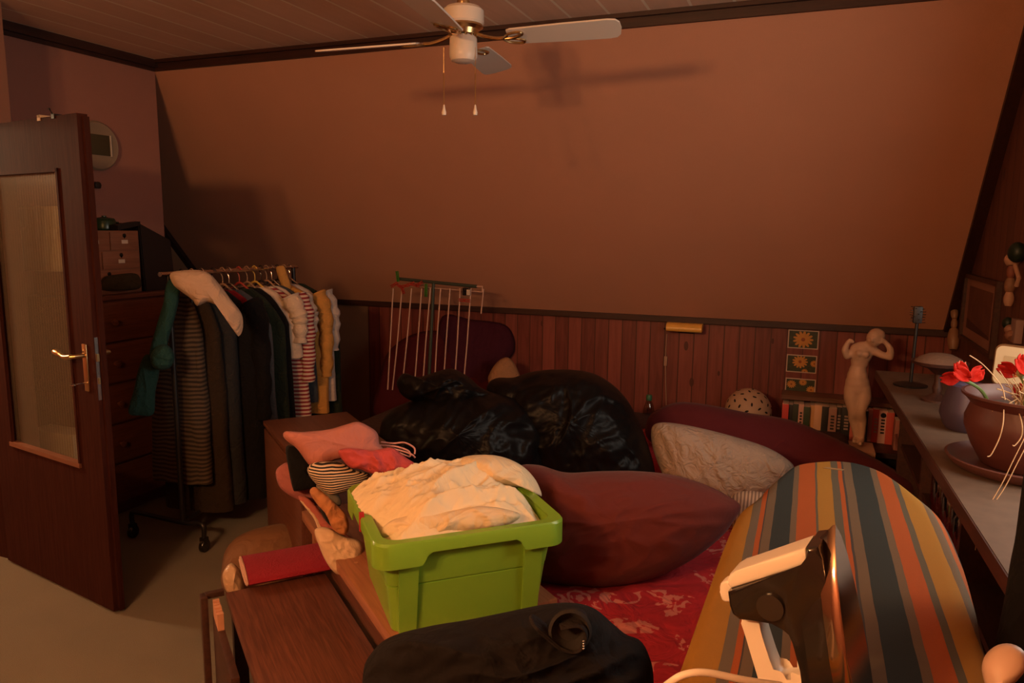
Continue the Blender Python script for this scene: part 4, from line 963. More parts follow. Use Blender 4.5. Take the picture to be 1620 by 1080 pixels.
# ================================================================== KNEE WALL: lamp, cards, ceramic ball, shelf with books, statue
lp = onY(1086, 519, YK); lamp_ = thing('wall_lamp', (lp.x, YK, lp.z), 'mustard yellow bar-shaped lamp on the panelled wall with a cord', 'lamp')
lw = onY(1113, 520, YK-.08).x - onY(1057, 517, YK-.08).x
b = BM(); nS = 12; ring = []
for xx in (lp.x-lw/2, lp.x+lw/2):
    ring.append([b.verts.new((xx, YK-.075+.05*math.cos(a), lp.z+.008+.036*math.sin(a))) for a in [math.radians(-20+i*230/nS) for i in range(nS+1)]])
for i in range(nS): b.faces.new((ring[0][i], ring[0][i+1], ring[1][i+1], ring[1][i]))
b.faces.new(ring[0]); b.faces.new(ring[1][::-1])
obj('lamp_shade', b, M['yellow'], lamp_, mods=[('SOLIDIFY', dict(thickness=.003))])
b = BM(); cyl(b, (lp.x-lw*.38, YK-.075, lp.z), (lp.x+lw*.38, YK-.075, lp.z), .013, 14); obj('tube_bulb', b, M['pale_plastic'], lamp_)
b = BM(); bx(b, lp.x-.05, lp.x+.05, YK-.025, YK, lp.z-.03, lp.z+.03, .003); tube(b, [(lp.x-lw/2-.02, YK-.075, lp.z), (lp.x-lw/2, YK-.075, lp.z)], .006, 8); obj('wall_bracket', b, M['iron_black'], lamp_)
c_ = [onY(1055, 528, YK-.012), onY(1053, 560, YK-.012), onY(1053, 600, YK-.012), onY(1054, 640, YK-.012), onY(1053, 660, YK-.012)]
b = BM(); tube(b, spline(c_, 5, False), .0035, 6); obj('lamp_cord', b, M['cord'], lamp_)
b = BM(); s_ = onY(1053, 571, YK-.015); box(b, s_, (.022, .016, .065), None, .005); obj('cord_switch', b, M['cord'], lamp_)

def flower_card(px0, py0, px1, py1, heads, label):
    a = onY(px0, py0, YK-.004); c = onY(px1, py1, YK-.004); cx, cz = (a.x+c.x)/2, (a.z+c.z)/2; wd, hg = abs(c.x-a.x), abs(a.z-c.z)
    t_ = thing('flower_postcard', (cx, YK, cz-hg/2), label, 'postcard', 'flower postcards pinned to the panelling')
    b = BM(); bx(b, cx-wd/2, cx+wd/2, YK-.004, YK-.0005, cz-hg/2, cz+hg/2); obj('card', b, M['paper'], t_, smooth=False)
    b = BM(); bx(b, cx-wd/2+.006, cx+wd/2-.006, YK-.005, YK-.0035, cz-hg/2+.006, cz+hg/2-.006); obj('picture_ground', b, plain('card_foliage', (.035,.045,.018), .5, var=.7, scale=60), t_, smooth=False)
    mt = plain('card_petals', (.60,.27,.045), .5, var=.2, scale=50); mc = plain('card_heart', (.30,.08,.015), .5)
    for hx, hz, r in heads:
        b = BM(); ox, oz = cx + hx*wd, cz + hz*hg; n = 13; vs = [b.verts.new((ox, YK-.0056, oz))]
        def cl(x, z): return (min(cx+wd/2-.007, max(cx-wd/2+.007, x)), YK-.0056, min(cz+hg/2-.007, max(cz-hg/2+.007, z)))
        rim = []
        for k in range(n*4):
            aa = 2*PI*k/(n*4); rr = r*hg*(.62 + .38*abs(math.cos(n*aa/2))**.7); rim.append(b.verts.new(cl(ox+rr*math.cos(aa), oz+rr*math.sin(aa)*.9)))
        for k in range(len(rim)): b.faces.new((vs[0], rim[k], rim[(k+1) % len(rim)]))
        o = obj('flower', b, mt, t_, smooth=False)
        b = BM(); lathe(b, [(0,0),(r*hg*.2,0),(0,.0006)], (ox, YK-.0057, oz), 14, (Vector((1,0,0)), Vector((0,0,1)), Vector((0,-1,0)))); obj('flower_heart', b, mc, o, smooth=False)
flower_card(1247.5, 521, 1294, 553, [(0.0, .0, .52)], 'topmost postcard, one big yellow daisy, on the panelled wall')
flower_card(1245, 560, 1291, 591, [(-.05, .12, .42), (.42, .05, .22), (.12, -.42, .18)], 'middle postcard, yellow daisy with another at its edge')
flower_card(1243, 597, 1289, 628, [(-.3, .15, .26), (.08, .3, .22), (.36, -.1, .26)], 'lowest postcard, three small yellow flowers, just above the books')

# low shelf along the knee wall with the books
SH = thing('book_shelf', (.1, 4.78, 0), 'low brown plank shelf along the panelled wall holding the books', 'shelf')
b = BM(); bx(b, -.62, .74, 4.52, YK-.002, .33, .36); obj('lower_plank', b, M['trim'], SH, smooth=False)
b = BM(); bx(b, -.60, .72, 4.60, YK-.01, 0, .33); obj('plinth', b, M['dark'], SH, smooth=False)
tpl = onY(1237, 626, 4.68); 
b = BM(); bx(b, -.105, .74, 4.78, YK-.002, .565, .590); obj('upper_plank', b, wood('grey_brown_plank', (.11,.05,.03), (.17,.08,.05), 'X'), SH, smooth=False)
b = BM(); bx(b, .700, .724, 4.69, YK-.002, .36, .565); obj('end_board', b, M['trim'], SH, smooth=False)
books = [(1236,10,'red spine at the start of the row','red',(.36,.035,.03)),(1246,7,'slim black spine next to the red one','black',(.012,.012,.012)),(1253,9,'dark green-black spine','black',(.014,.020,.012)),
 (1262,8,'pale mauve-beige narrow spine among the dark ones','beige',(.36,.20,.16)),(1270,10,'dark green spine','green',(.022,.035,.015)),(1280,7,'tan yellow narrow spine','tan',(.34,.18,.07)),
 (1287,12,'broad sand coloured spine','sand',(.42,.24,.14)),(1299,11,'broad black spine after the sand coloured one','black',(.010,.009,.009)),(1310,12,'greyish brown spine with dark lettering','grey',(.21,.115,.09)),
 (1322,9,'black spine with pale lettering','black',(.012,.010,.010)),(1331,14,'broad black spine with a white rule, behind the statue','black',(.010,.010,.010)),(1345,10,'rusty red spine behind the legs of the statue','red',(.34,.085,.055)),
 (1363,9,'dark spine just past the statue','dark',(.02,.014,.012)),(1373,7,'salmon brown narrow spine','salmon',(.26,.10,.07)),(1380,10,'bright coral red tall spine','red',(.30,.045,.03)),(1390,12,'salmon pink spine with a dark emblem','pink',(.40,.25,.21)),(1402,11,'coral red spine beyond the emblem one','red',(.34,.05,.035))]
for i, (px, wpx, lab, cat, col) in enumerate(books):
    dy = .008*((i*7) % 4); Yb = 4.715 + dy
    x0 = onY(px, 668, Yb).x; wd = wpx*.00385*.97; ht = [.185,.18,.188,.19,.18,.186,.192,.19,.186,.19,.195,.18,.186,.19,.198,.196,.19][i]; hh = min(ht, .203)
    r = thing('book', (x0+wd/2, Yb+.07, .361), 'book with '+lab, 'book', 'books on the low shelf')
    b = BM(); bx(b, x0, x0+wd, Yb, Yb+.135, .361, .361+hh, .0015); obj('cover', b, plain('book_%d' % i, tuple(min(.8, c*2.0) for c in col), .5, var=.08), r)
    b = BM(); bx(b, x0+.002, x0+wd-.002, Yb+.006, Yb+.1365, .361+hh-.001, .361+hh+.0015); obj('pages', b, M['paper'], r, smooth=False)
    if i in (8, 9, 10, 15, 14, 3):
        b = BM(); z_ = .361+hh*.3
        for k in range(5): 
            cw = wd*.45; bx(b, x0+wd/2-cw/2, x0+wd/2+cw/2, Yb-.0006, Yb+.0002, z_+k*.019, z_+k*.019+.011)
        obj('spine_lettering', b, plain('lettering_%d' % i, (.03,.02,.02) if i in (8, 15, 3) else (.40,.28,.22), .5), r, smooth=False)
    if i == 15:
        b = BM(); lathe(b, [(0,-.0008),(wd*.34,-.0008),(0,.0)], (x0+wd/2, Yb, .361+hh*.86), 14, (Vector((1,0,0)), Vector((0,0,1)), Vector((0,1,0)))); obj('emblem', b, M['dark'], r, smooth=False)
# leaning book and curled sheet at the end of the row
x0 = onY(1414, 690, 4.62).x; r = thing('book', (x0+.02, 4.66, .361), 'book with dusty pink spine standing out at the end of the row', 'book', 'books on the low shelf')
b = BM(); bx(b, x0, x0+.030, 4.60, 4.69, .361, .535, .0015); obj('cover', b, plain('book_dusty', (.42,.16,.12), .5), r)
b = BM(); bx(b, x0+.002, x0+.028, 4.606, 4.691, .534, .5365); obj('pages', b, M['paper'], r, smooth=False)
b = BM(); P_ = [onY(x, y, 4.60) for x, y in ((1420,686),(1424,704),(1432,718),(1446,726))]; P_ = spline(P_, 6, False); rows_ = []
for p in P_: p.z = max(p.z, .366)
for p in P_: rows_.append([b.verts.new(p + Vector((s*.022, s*.03, 0))) for s in (-1, -.3, .3, 1)])
for a, c in zip(rows_, rows_[1:]):
    for k in range(3): b.faces.new((a[k], a[k+1], c[k+1], c[k]))
tag(obj('paper_sheet', b, plain('rose_card', (.34,.12,.09), .6), mods=[('SOLIDIFY', dict(thickness=.003))]), 'curled rose coloured card sheet leaning at the end of the books', 'sheet')
# pierced ceramic ball
bc = onY(1183.5, 650, 4.66); br = .138
ballm = BM(); lathe(ballm, [(br*math.sin(PI*i/30), -br*math.cos(PI*i/30)) if 2 <= i <= 30 else (br*math.sin(PI*2/30), -br*math.cos(PI*2/30)) for i in range(2, 31)], (bc.x, bc.y, .36+br), 44)
bl_ = thing('pierced_ceramic_ball', (bc.x, bc.y, .36), 'beige ceramic ball lamp pierced with leaf-shaped holes by the panelled wall', 'lamp')
obj('shell', ballm, M['ceramic'], bl_)
b = BM(); C0 = Vector((bc.x, bc.y, .36+br))
for i in range(90):
    z = 1-2*(i+.5)/90; a = i*2.39996; d = Vector((math.sqrt(1-z*z)*math.cos(a), math.sqrt(1-z*z)*math.sin(a), z))
    if z < -.85: continue
    s_, t_ = frame_of(d); ro = (i*1.3) % PI; e1 = s_*math.cos(ro)+t_*math.sin(ro); e2 = d.cross(e1)
    lo = [C0 + (d*(br*1.004) + e1*(math.cos(k*PI/4)*.0125) + e2*(math.sin(k*PI/4)*.0058)) for k in range(8)]
    v = [b.verts.new(q) for q in lo]; w_ = [b.verts.new(q - d*.012) for q in lo]
    b.faces.new(v); b.faces.new(w_[::-1])
    for k in range(8): b.faces.new((v[k], w_[k], w_[(k+1)%8], v[(k+1)%8]))
pe = obj('pierced_holes', b, M['dark'], bl_, smooth=False)

# statue: standing nude figure, arms raised beside the tilted head
SY = 4.40
def sp(cx, cy, dy=0): return onY(1220+cx/4.909, 500+cy/4.909, SY+dy)
k_ = .00372
st = thing('statue', (sp(670, 1010).x, SY-.02, .36), 'pale alabaster figurine of a standing nude with raised arms before the books', 'statue')
fb = BM()
def limb(pts, n=6):      # pts: (crop x, crop y, radius in picture px, depth)
    P = spline([sp(a, c, d) for a, c, r, d in pts], n, False); L = []
    for i in range(len(pts)-1):
        for q in range(n): L.append((pts[i][2] + (pts[i+1][2]-pts[i][2])*q/n)*k_)
    L.append(pts[-1][2]*k_); tube(fb, P, L, 14)
    ball(fb, P[0], L[0]*.98, 8); ball(fb, P[-1], L[-1]*.98, 8)
def oval(cx, cy, r, dy=0, sc=(1,1,1)): ball(fb, sp(cx, cy, dy), r*k_, 10, sc)
oval(700, 292, 15.0, -.004, (1.0,.78,1.12)); oval(688, 345, 12.2, 0, (1,.8,1.3)); oval(672, 405, 10.2, 0, (1,.82,1.3)); oval(670, 432, 12.2, 0, (1,.84,1.1)); oval(668, 468, 14.2, 0, (1,.85,1.1)); oval(668, 520, 16.6, .004, (1,.80,1.05)); oval(668, 560, 17.4, .006, (1,.78,.95))
limb([(655,246,7,0),(700,238,8,0),(752,240,8,0),(793,264,7,0)])
limb([(728,250,8,0),(765,212,6.4,-.008),(792,184,6.5,-.015)])
oval(802, 172, 11.5, -.018, (.95,1.0,1.12)); oval(818, 152, 11.5, -.004, (1.05,1.05,.95)); oval(842, 172, 7.5, .008)
oval(784, 186, 3.0, -.056, (.8,1.3,1.2)); oval(774, 197, 3.0, -.046, (1.3,.8,.8)); oval(803, 168, 3, -.056, (1.6,.7,.6)); oval(788, 162, 3, -.052, (1.6,.7,.6))
oval(684, 290, 5.4, -.040); oval(733, 299, 5.4, -.040)
limb([(652,248,6.4,0),(616,292,5.2,-.012),(588,312,4.8,-.018)]); limb([(588,312,4.8,-.018),(574,262,4.9,-.024),(592,212,3.4,-.026),(606,196,3.6,-.026)])
limb([(796,266,6.4,0),(858,300,5.4,-.012),(922,318,5.0,-.02)]); limb([(922,318,5.0,-.02),(926,262,4.9,-.028),(892,208,3.5,-.03),(868,192,3.6,-.034)])
for fx, fy, dx in ((622,182,8),(630,186,9),(634,194,9),(630,202,7),(610,178,2)): limb([(608,194,2.2,-.028),(fx-4,fy,1.7,-.034),(fx+dx,fy+6,1.3,-.036)], 3)
for fx, fy, dx in ((850,182,-8),(846,190,-9),(846,199,-8),(850,207,-6),(868,180,-3)): limb([(866,194,2.2,-.036),(fx+4,fy,1.7,-.044),(fx+dx,fy+4,1.3,-.046)], 3)
limb([(630,560,11.5,.004),(628,640,11.6,0),(636,735,7.4,-.012),(640,800,7.2,.006),(650,860,5.6,.006),(660,935,4.0,.002)])
limb([(708,560,11.5,.004),(712,640,11.6,-.004),(694,738,7.4,-.024),(702,800,7.2,-.004),(706,860,5.6,-.006),(703,945,4.0,-.010)])
limb([(660,940,4.2,.008),(650,968,4.2,-.030),(644,974,3.0,-.060)]); limb([(703,950,4.2,0),(694,984,4.2,-.045),(690,990,3.0,-.075)])
obj('figure', fb, M['stone'], st, smooth='all', mods=[('REMESH', dict(mode='VOXEL', voxel_size=.0042, use_smooth_shade=True)), ('SMOOTH', dict(factor=.5, iterations=12))])
b = BM(); bxa, bxb = sp(555, 1000).x, sp(800, 1000).x; bz = sp(690, 990).z
bx(b, bxa, bxb, SY-.13, SY+.09, .361, max(.385, bz-.01), .006); obj('plinth', b, M['stone'], st)

# ================================================================== WORKTOP along the panelled gable wall
WZ = .96; we = lambda y: .305 + .016*(3.6-y)/1.0*1.0
wt = thing('worktop', (.55, 2.6, 0), 'long mottled brown worktop under the gable window, holding the flowerpot', 'worktop')
b = BM(); hexa(b, [(.385, 1.30, WZ-.035), (XR-.002, 1.30, WZ-.035), (XR-.002, 3.72, WZ-.035), (.318, 3.72, WZ-.035), (.385, 1.30, WZ), (XR-.002, 1.30, WZ), (XR-.002, 3.72, WZ), (.318, 3.72, WZ)]); obj('top_board', b, M['worktop'], wt, smooth=False)
b = BM(); hexa(b, [(.381, 1.30, WZ-.037), (.3849, 1.30, WZ-.037), (.3179, 3.72, WZ-.037), (.314, 3.72, WZ-.037), (.381, 1.30, WZ-.001), (.3849, 1.30, WZ-.001), (.3179, 3.72, WZ-.001), (.314, 3.72, WZ-.001)]); obj('edge_strip', b, M['darkwood'], wt, smooth=False)
for y in (1.34, 2.25, 3.0, 3.69):
    b = BM(); bx(b, .43, XR-.004, y-.012, y+.012, 0, WZ-.036); obj('side_panel', b, M['darkwood'], wt, smooth=False)
b = BM(); bx(b, .44, XR-.004, 1.36, 3.67, .62, .64); obj('inner_shelf', b, M['darkwood'], wt, smooth=False)
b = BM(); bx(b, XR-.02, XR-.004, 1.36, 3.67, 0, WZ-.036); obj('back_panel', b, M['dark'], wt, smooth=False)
for i in range(6):
    y = 2.40 + i*.095; x = .475 + .01*(i % 2)
    if abs(y-3.0) < .06: y += .04
    j = thing('glass_jar', (x, y, .641), ['empty glass jar on the shelf under the worktop, nearest the ironing board', 'second glass jar on the shelf under the worktop', 'third glass jar along the shelf under the worktop', 'fourth glass jar along the shelf under the worktop', 'fifth glass jar along the shelf under the worktop', 'farthest glass jar on the shelf under the worktop'][i], 'jar', 'glass jars under the worktop')
    b = BM(); lathe(b, [(0,0),(.034,0),(.037,.012),(.037,.12),(.028,.135),(.028,.15),(.025,.15),(.025,.13),(.034,.118),(.034,.014),(0,.004)], (x, y, .641), 20); obj('jar_body', b, M['glassjar'], j)
    b = BM(); lathe(b, [(0,.168),(.031,.168),(.032,.15),(.0,.15)], (x, y, .641), 20); obj('lid', b, M['steel'], j)
# candlestick-like stand with brush top
q = onZ(1440, 610, WZ); stq = onY(1457, 500, q.y)
cs = thing('candlestick', (q.x, q.y, WZ), 'thin black iron stand with a square dark head at the far end of the worktop', 'stand')
b = BM(); lathe(b, [(0,0),(.062,0),(.064,.006),(.05,.010),(.012,.016),(0,.016)], (q.x, q.y, WZ), 28); obj('foot', b, M['iron_black'], cs)
b = BM(); cyl(b, (q.x, q.y, WZ+.01), (q.x+.004, q.y, stq.z-.02), .0065, 10); obj('stem', b, M['iron_black'], cs)
b = BM(); box(b, (q.x+.004, q.y, stq.z+.005), (.032, .03, .068), None, .004)
for i in range(26):
    a = (i*2.4) % (2*PI); zz = stq.z-.028+.066*((i*7) % 26)/26; d = Vector((math.cos(a), math.sin(a), .1)); tube(b, [Vector((q.x+.004, q.y, zz))+d*.014, Vector((q.x+.004, q.y, zz))+d*.030], .0015, 5)
obj('head', b, M['iron_black'], cs)
# pedestal bowl
q = onZ(1481, 634, WZ); bowl = thing('pedestal_bowl', (q.x, q.y, WZ), 'dark turned pedestal dish heaped with pale meal, behind the violet vase', 'bowl')
top = onY(1484, 571, q.y).z - WZ
b = BM(); lathe(b, [(0,0),(.052,0),(.052,.008),(.03,.018),(.014,.03),(.018,.05),(.012,.07),(.014,top-.05),(.04,top-.028),(.092,top-.012),(.096,top),(.088,top-.004),(0,top-.012)], (q.x, q.y, WZ), 36); obj('dish', b, M['darkwood'], bowl)
b = BM(); lathe(b, [(.086,top-.006),(.07,top+.012),(.04,top+.026),(0,top+.032)], (q.x, q.y, WZ), 30); tag_ = obj('contents', b, plain('pale_meal', (.17,.09,.055), .8, bmp=.3), bowl)
# vase
q = onZ(1524, 684, WZ); vh = onY(1524, 612, q.y+.01).z - WZ
rv = 42/FPX*((q-CAM).dot(F)+.03)
vase = thing('vase', (q.x+.02, q.y+.05, WZ), 'squat slate-violet glazed vase behind the terracotta flowerpot', 'vase')
vc = Vector((q.x+.02, q.y+.05, WZ)); 
b = BM(); lathe(b, [(0,0),(rv*.72,0),(rv*.86,.015),(rv*1.0,vh*.34),(rv*.98,vh*.48),(rv*.80,vh*.90),(rv*.74,vh*.99),(rv*.62,vh*1.02),(rv*.40,vh*1.0),(rv*.34,vh*.97),(rv*.34,vh*.7),(0,vh*.68)], vc, 40); obj('vase_body', b, M['vase'], vase)
# flowerpot on saucer
sq = onZ(1492, 715, WZ+.02); pc = onZ(1605, 715, WZ); PR = .150
pc = Vector((sq.x + .185, sq.y - .03, WZ))
sau = obj('plant_saucer', (lambda b: (lathe(b, [(0,.0),(.150,0),(.165,.004),(.182,.022),(.186,.030),(.180,.032),(.168,.020),(.150,.012),(0,.011)], pc, 56), b)[1])(BM()), M['saucer'])
tag(sau, 'shiny terracotta saucer under the wide flowerpot', 'saucer')
potr = thing('flowerpot', pc + Zv*.0115, 'wide round terracotta flowerpot with a flared rim on the worktop by the window', 'flowerpot')
ph = .190
b = BM(); lathe(b, [(0,0),(.095,0),(.103,.006),(.128,.05),(.147,.10),(.148,.125),(.138,.155),(.136,.162),(.150,.178),(.160,.186),(.160,.192),(.152,.192),(.138,.178),(.132,.165),(.132,.150),(0,.150)], pc + Zv*.0115, 64); obj('pot_body', b, M['terracotta'], potr)
b = BM(); lathe(b, [(.131,.151),(.09,.158),(.05,.150),(0,.157)], pc + Zv*.0115, 36); obj('soil', b, M['soil'], potr)
PZ = WZ + .0115
fd = (pc - CAM).dot(F)
def poppy(px, py, rr, base, label, seed, tilt, n=5, pale=True, calyx=(0,0)):
    random.seed(seed); c = at(px, py, fd-.05)
    r0 = thing('artificial_poppy', base, label, 'flower', 'red poppies in the flowerpot')
    b = BM(); tube(b, spline([base, base.lerp(c, .5) + Vector((.006,0,.004)), c - Zv*rr*.55], 8, False), .0045, 8); obj('stem', b, M['stem'], r0)
    ctr = c - Zv*rr*.5
    b = BM(); ball(b, ctr + Zv*rr*.14, rr*.30, 8, (1,1,1.2)); obj('calyx', b, plain('calyx_green_%d' % seed, (.26,.24,.10), .6), r0)
    for k in range(n):
        a = tilt + (k-(n-1)/2)*.62; d = (CR*math.sin(a) + CU*math.cos(a)); nn = -F
        dep = nn*(.012*((k*2) % 3 - 1)*2)
        s_ = d.cross(nn).normalized(); b = BM(); R = []
        for i in range(9):
            v = i/8; wv = rr*.62*math.sin(PI*(.12+.70*v))
            R.append([b.verts.new(ctr + dep + d*(rr*1.45*v) + s_*wv*u + nn*(.35*rr*(u*u)*(1-.3*v) + .16*rr*noise.noise(Vector((u*2.2, v*4, seed+k))) + .1*rr*v*math.sin(9*u+k)) + d*(.14*rr*math.sin(7*u+k)*v)) for u in [j/5-1 for j in range(11)]])
        for p, q_ in zip(R, R[1:]):
            for j in range(10): b.faces.new((p[j], p[j+1], q_[j+1], q_[j]))
        obj('petal', b, M['petal_pale'] if (pale and k == n-2) else M['petal'], r0, smooth='all', mods=[('SOLIDIFY', dict(thickness=.0012))])
poppy(1524, 590, .030, pc + Vector((-.092, -.02, .165)), 'red poppy leaning over the rim towards the violet vase', 3, -.35)
poppy(1616, 582, .034, pc + Vector((-.03, -.07, .165)), 'red poppy standing before the cream plaque, cut by the picture edge', 5, .1, pale=False)
poppy(1626, 622, .026, pc + Vector((.0, -.085, .165)), 'lower small red poppy at the dried straw, cut by the picture edge', 8, .5, 4, False)
# dried straw: a tuft nobody could count, plus the long stray stalks
random.seed(11); b = BM(); tuft = pc + Vector((-.010, -.03, .163))
for i in range(70):
    a = random.uniform(-.9, .9); l = random.uniform(.05, .15); d = (CR*math.sin(a*.7) + Zv*math.cos(a) + F*random.uniform(-.3,.3)).normalized()
    s0 = tuft + CR*random.uniform(-.03,.04) + F*random.uniform(-.02,.02); bend = CR*random.uniform(-.03,.03)
    tube(b, spline([s0, s0 + d*l*.5 + bend*.3, s0 + d*l + bend - Zv*random.uniform(0,.03)], 4, False), random.uniform(.0010,.0022), 5)
for i in range(16):
    s0 = tuft + CR*random.uniform(-.03,.03); x = random.uniform(-.09,.05)
    tube(b, spline([s0, s0 + CR*x*.4 + Zv*random.uniform(.01,.04), s0 + CR*x + Zv*random.uniform(-.01,.03) - F*.02], 5, False), .0010, 5)
tag(obj('dried_straw', b, M['straw']), 'tangled tuft of dry straw stalks growing out of the flowerpot', 'straw', kind='stuff')
stalks = [([(1590,632),(1585,612),(1570,592),(1552,574),(1534,562)], .0014, 'long dry stalk arching from the pot over the red poppy'),
          ([(1588,648),(1587,668),(1582,690),(1574,708),(1567,720),(1562,722)], .0013, 'curled dry tendril hanging over the rim of the flowerpot'),
          ([(1612,652),(1617,672),(1616,690),(1606,704),(1602,704)], .0013, 'short dry tendril hooking over the pot near the picture edge'),
          ([(1622,690),(1602,730),(1585,765),(1562,805),(1548,838),(1543,870)], .0011, 'thin pair stalk drooping across the worktop edge'),
          ([(1626,700),(1608,735),(1590,770),(1570,800),(1552,830),(1546,850)], .0011, 'second thin stalk drooping beside the first over the worktop')]
for pts, r, lab in stalks:
    b = BM(); tube(b, spline([at(x, y, fd-(.165 if y > 660 else .12)-(.05 if lab.startswith(('thin', 'second')) else 0)) for x, y in pts], 6, False), r, 6)
    tag(obj('dry_stalk', b, M['straw']), lab, 'stalk', 'dry stalks of the potted plant')
# cream plaque behind the pot
pn = Vector((-.62, -.78, .06)).normalized(); pe1 = Zv.cross(pn).normalized(); pe2 = pn.cross(pe1)
pC = at(1618, 580, (onX(1618, 580, .66)-CAM).dot(F)); pk = (pC-CAM).dot(F)/FPX
pl_ = thing('cream_plaque', Vector((pC.x, pC.y, WZ)), 'cream glazed plaque with rounded corners and brown edge behind the flowers', 'plaque')
def plate(b, hw, z0, z1, r, n0, n1, ox=0):
    lo = [b.verts.new(pC + pe1*(x+ox) + pe2*z + pn*n0) for x, z in rrect(-hw, hw, z0, z1, r, 6)]; hi = [b.verts.new(pC + pe1*(x+ox) + pe2*z + pn*n1) for x, z in rrect(-hw, hw, z0, z1, r, 6)]
    b.faces.new(lo); b.faces.new(hi[::-1]); n = len(lo)
    for i in range(n): b.faces.new((lo[i], lo[(i+1)%n], hi[(i+1)%n], hi[i]))
hw_ = 44*pk; zt_ = 32*pk; zb_ = -max(pC.z - WZ, 40*pk)+.004
b = BM(); plate(b, hw_, -36*pk, zt_, 12*pk, -.012, 0); obj('backing', b, plain('ochre_rim', (.20,.10,.04), .5), pl_, smooth=False)
b = BM(); plate(b, hw_-3*pk, -33*pk, zt_-3*pk, 10*pk, 0, .005); obj('glazed_face', b, M['cream_board'], pl_, smooth=False)
b = BM(); plate(b, 14*pk, -10*pk, 14*pk, 2*pk, .005, .0056, -14*pk); obj('faded_picture', b, plain('faded_print', (.62,.50,.30), .5, var=.1, scale=30), pl_, smooth=False)
b = BM(); plate(b, 12*pk, -17*pk, -12*pk, 2*pk, .005, .0058, -14*pk); obj('ochre_motif', b, plain('ochre_print', (.55,.28,.06), .5), pl_, smooth=False)
b = BM(); box(b, pC - pn*.03 + pe2*((zb_-36*pk)/2) , (.03, .02, abs(zb_+36*pk)+.02), (pe1, pn, pe2)); obj('foot', b, M['darkwood'], pl_, smooth=False)
# framed picture
y0, y1 = onX(1576, 500, XR-.015).y, onX(1522, 500, XR-.015).y; z1_, z0_ = onX(1545, 436, XR-.015).z, onX(1545, 552, XR-.015).z
pf = thing('framed_picture', (XR, (y0+y1)/2, z0_), 'dark framed dim print with pale mount on the gable wall by the sloping beam', 'picture')
b = BM(); 
for a in ((y0, y1, z0_, z0_+.022), (y0, y1, z1_-.022, z1_), (y0, y0+.03, z0_+.022, z1_-.022), (y1-.03, y1, z0_+.022, z1_-.022)): bx(b, XR-.025, XR-.001, *a)
obj('frame', b, M['darkwood'], pf, smooth=False)
b = BM(); bx(b, XR-.010, XR-.002, y0+.03, y1-.03, z0_+.022, z1_-.022); obj('mount', b, plain('rose_mount', (.30,.15,.11), .5), pf, smooth=False)
b = BM(); bx(b, XR-.011, XR-.0098, y0+.12, y1-.11, z0_+.07, z1_-.06); obj('print', b, plain('dim_print', (.13,.05,.03), .6, var=.5, scale=12), pf, smooth=False)
b = BM(); hexa(b, [(XR-.0115, y0+.12, z0_+.07), (XR-.0115, y1-.11, z0_+.07), (XR-.0112, y1-.11, z0_+.07), (XR-.0112, y0+.12, z0_+.07), (XR-.0115, y0+.12, z0_+.085), (XR-.0115, y1-.11, z0_+.12), (XR-.0112, y1-.11, z0_+.12), (XR-.0112, y0+.12, z0_+.085)]); obj('print_shape', b, plain('dim_print_dark', (.06,.02,.014), .6), pf, smooth=False)
# wooden figures on the gable wall
def doll(pts, rad, X, mats, name, label, cat, hair=None, limbs=()):
    P = [onX(px, py, X) for px, py in pts]
    r0 = thing(name, P[-1], label, cat)
    for i in range(len(P)-1):
        b = BM(); a, c = P[i], P[i+1]; n = 8
        L = [a.lerp(c, j/n) for j in range(n+1)]; tube(b, L, [rad[i]*(.55 + .45*math.sin(PI*(j+.5)/(n+1))) for j in range(n+1)], 12)
        obj('turned_segment' if i else 'head', b, mats[i % len(mats)], r0)
    if hair:
        b = BM(); ball(b, onX(hair[0], hair[1], X+.005), hair[2], 10, (.8,1,1)); obj('hat', b, hair[3], r0)
    for l in limbs:
        b = BM(); tube(b, [onX(x, y, X-.015) for x, y in l], .008, 8); obj('limb', b, mats[0], r0)
    return r0
doll([(1510,486),(1510,504),(1509,520),(1508,553)], [.020,.017,.032], XR-.03, [M['pinewood']], 'wooden_figure', 'pale turned wooden figure hanging against the sloping dark beam', 'figure', (1504, 512, .022, plain('olive_moss', (.05,.04,.015), .8)), ())
doll([(1602,402),(1601,420),(1599,440),(1597,462),(1595,484)], [.030,.018,.022,.020], XR-.03, [plain('puppet_face', (.42,.24,.16), .6), plain('puppet_red', (.20,.06,.035), .6), M['puppet']], 'jointed_puppet', 'long jointed wooden puppet with dark cap high on the gable wall', 'puppet', (1609, 399, .042, M['leafgreen']), [[(1606,420),(1612,440),(1608,452)]])
doll([(1597,516),(1598,526),(1600,535)], [.020,.022], XR-.03, [plain('puppet_face2', (.30,.16,.11), .6), plain('puppet_body2', (.22,.10,.06), .6)], 'small_puppet', 'small puppet with a leafy green cap under the jointed one', 'puppet', (1594, 511, .026, M['leafgreen']))
b = BM(); ya, yb = onX(1603, 520, XR-.02).y, onX(1611, 520, XR-.02).y; bx(b, XR-.03, XR-.002, yb, ya, onX(1607, 543, XR-.02).z, onX(1607, 504, XR-.02).z, .003)
tag(obj('wall_plaque', b, plain('mauve_board', (.27,.17,.15), .6)), 'narrow upright pale board beside the small puppet', 'plaque')

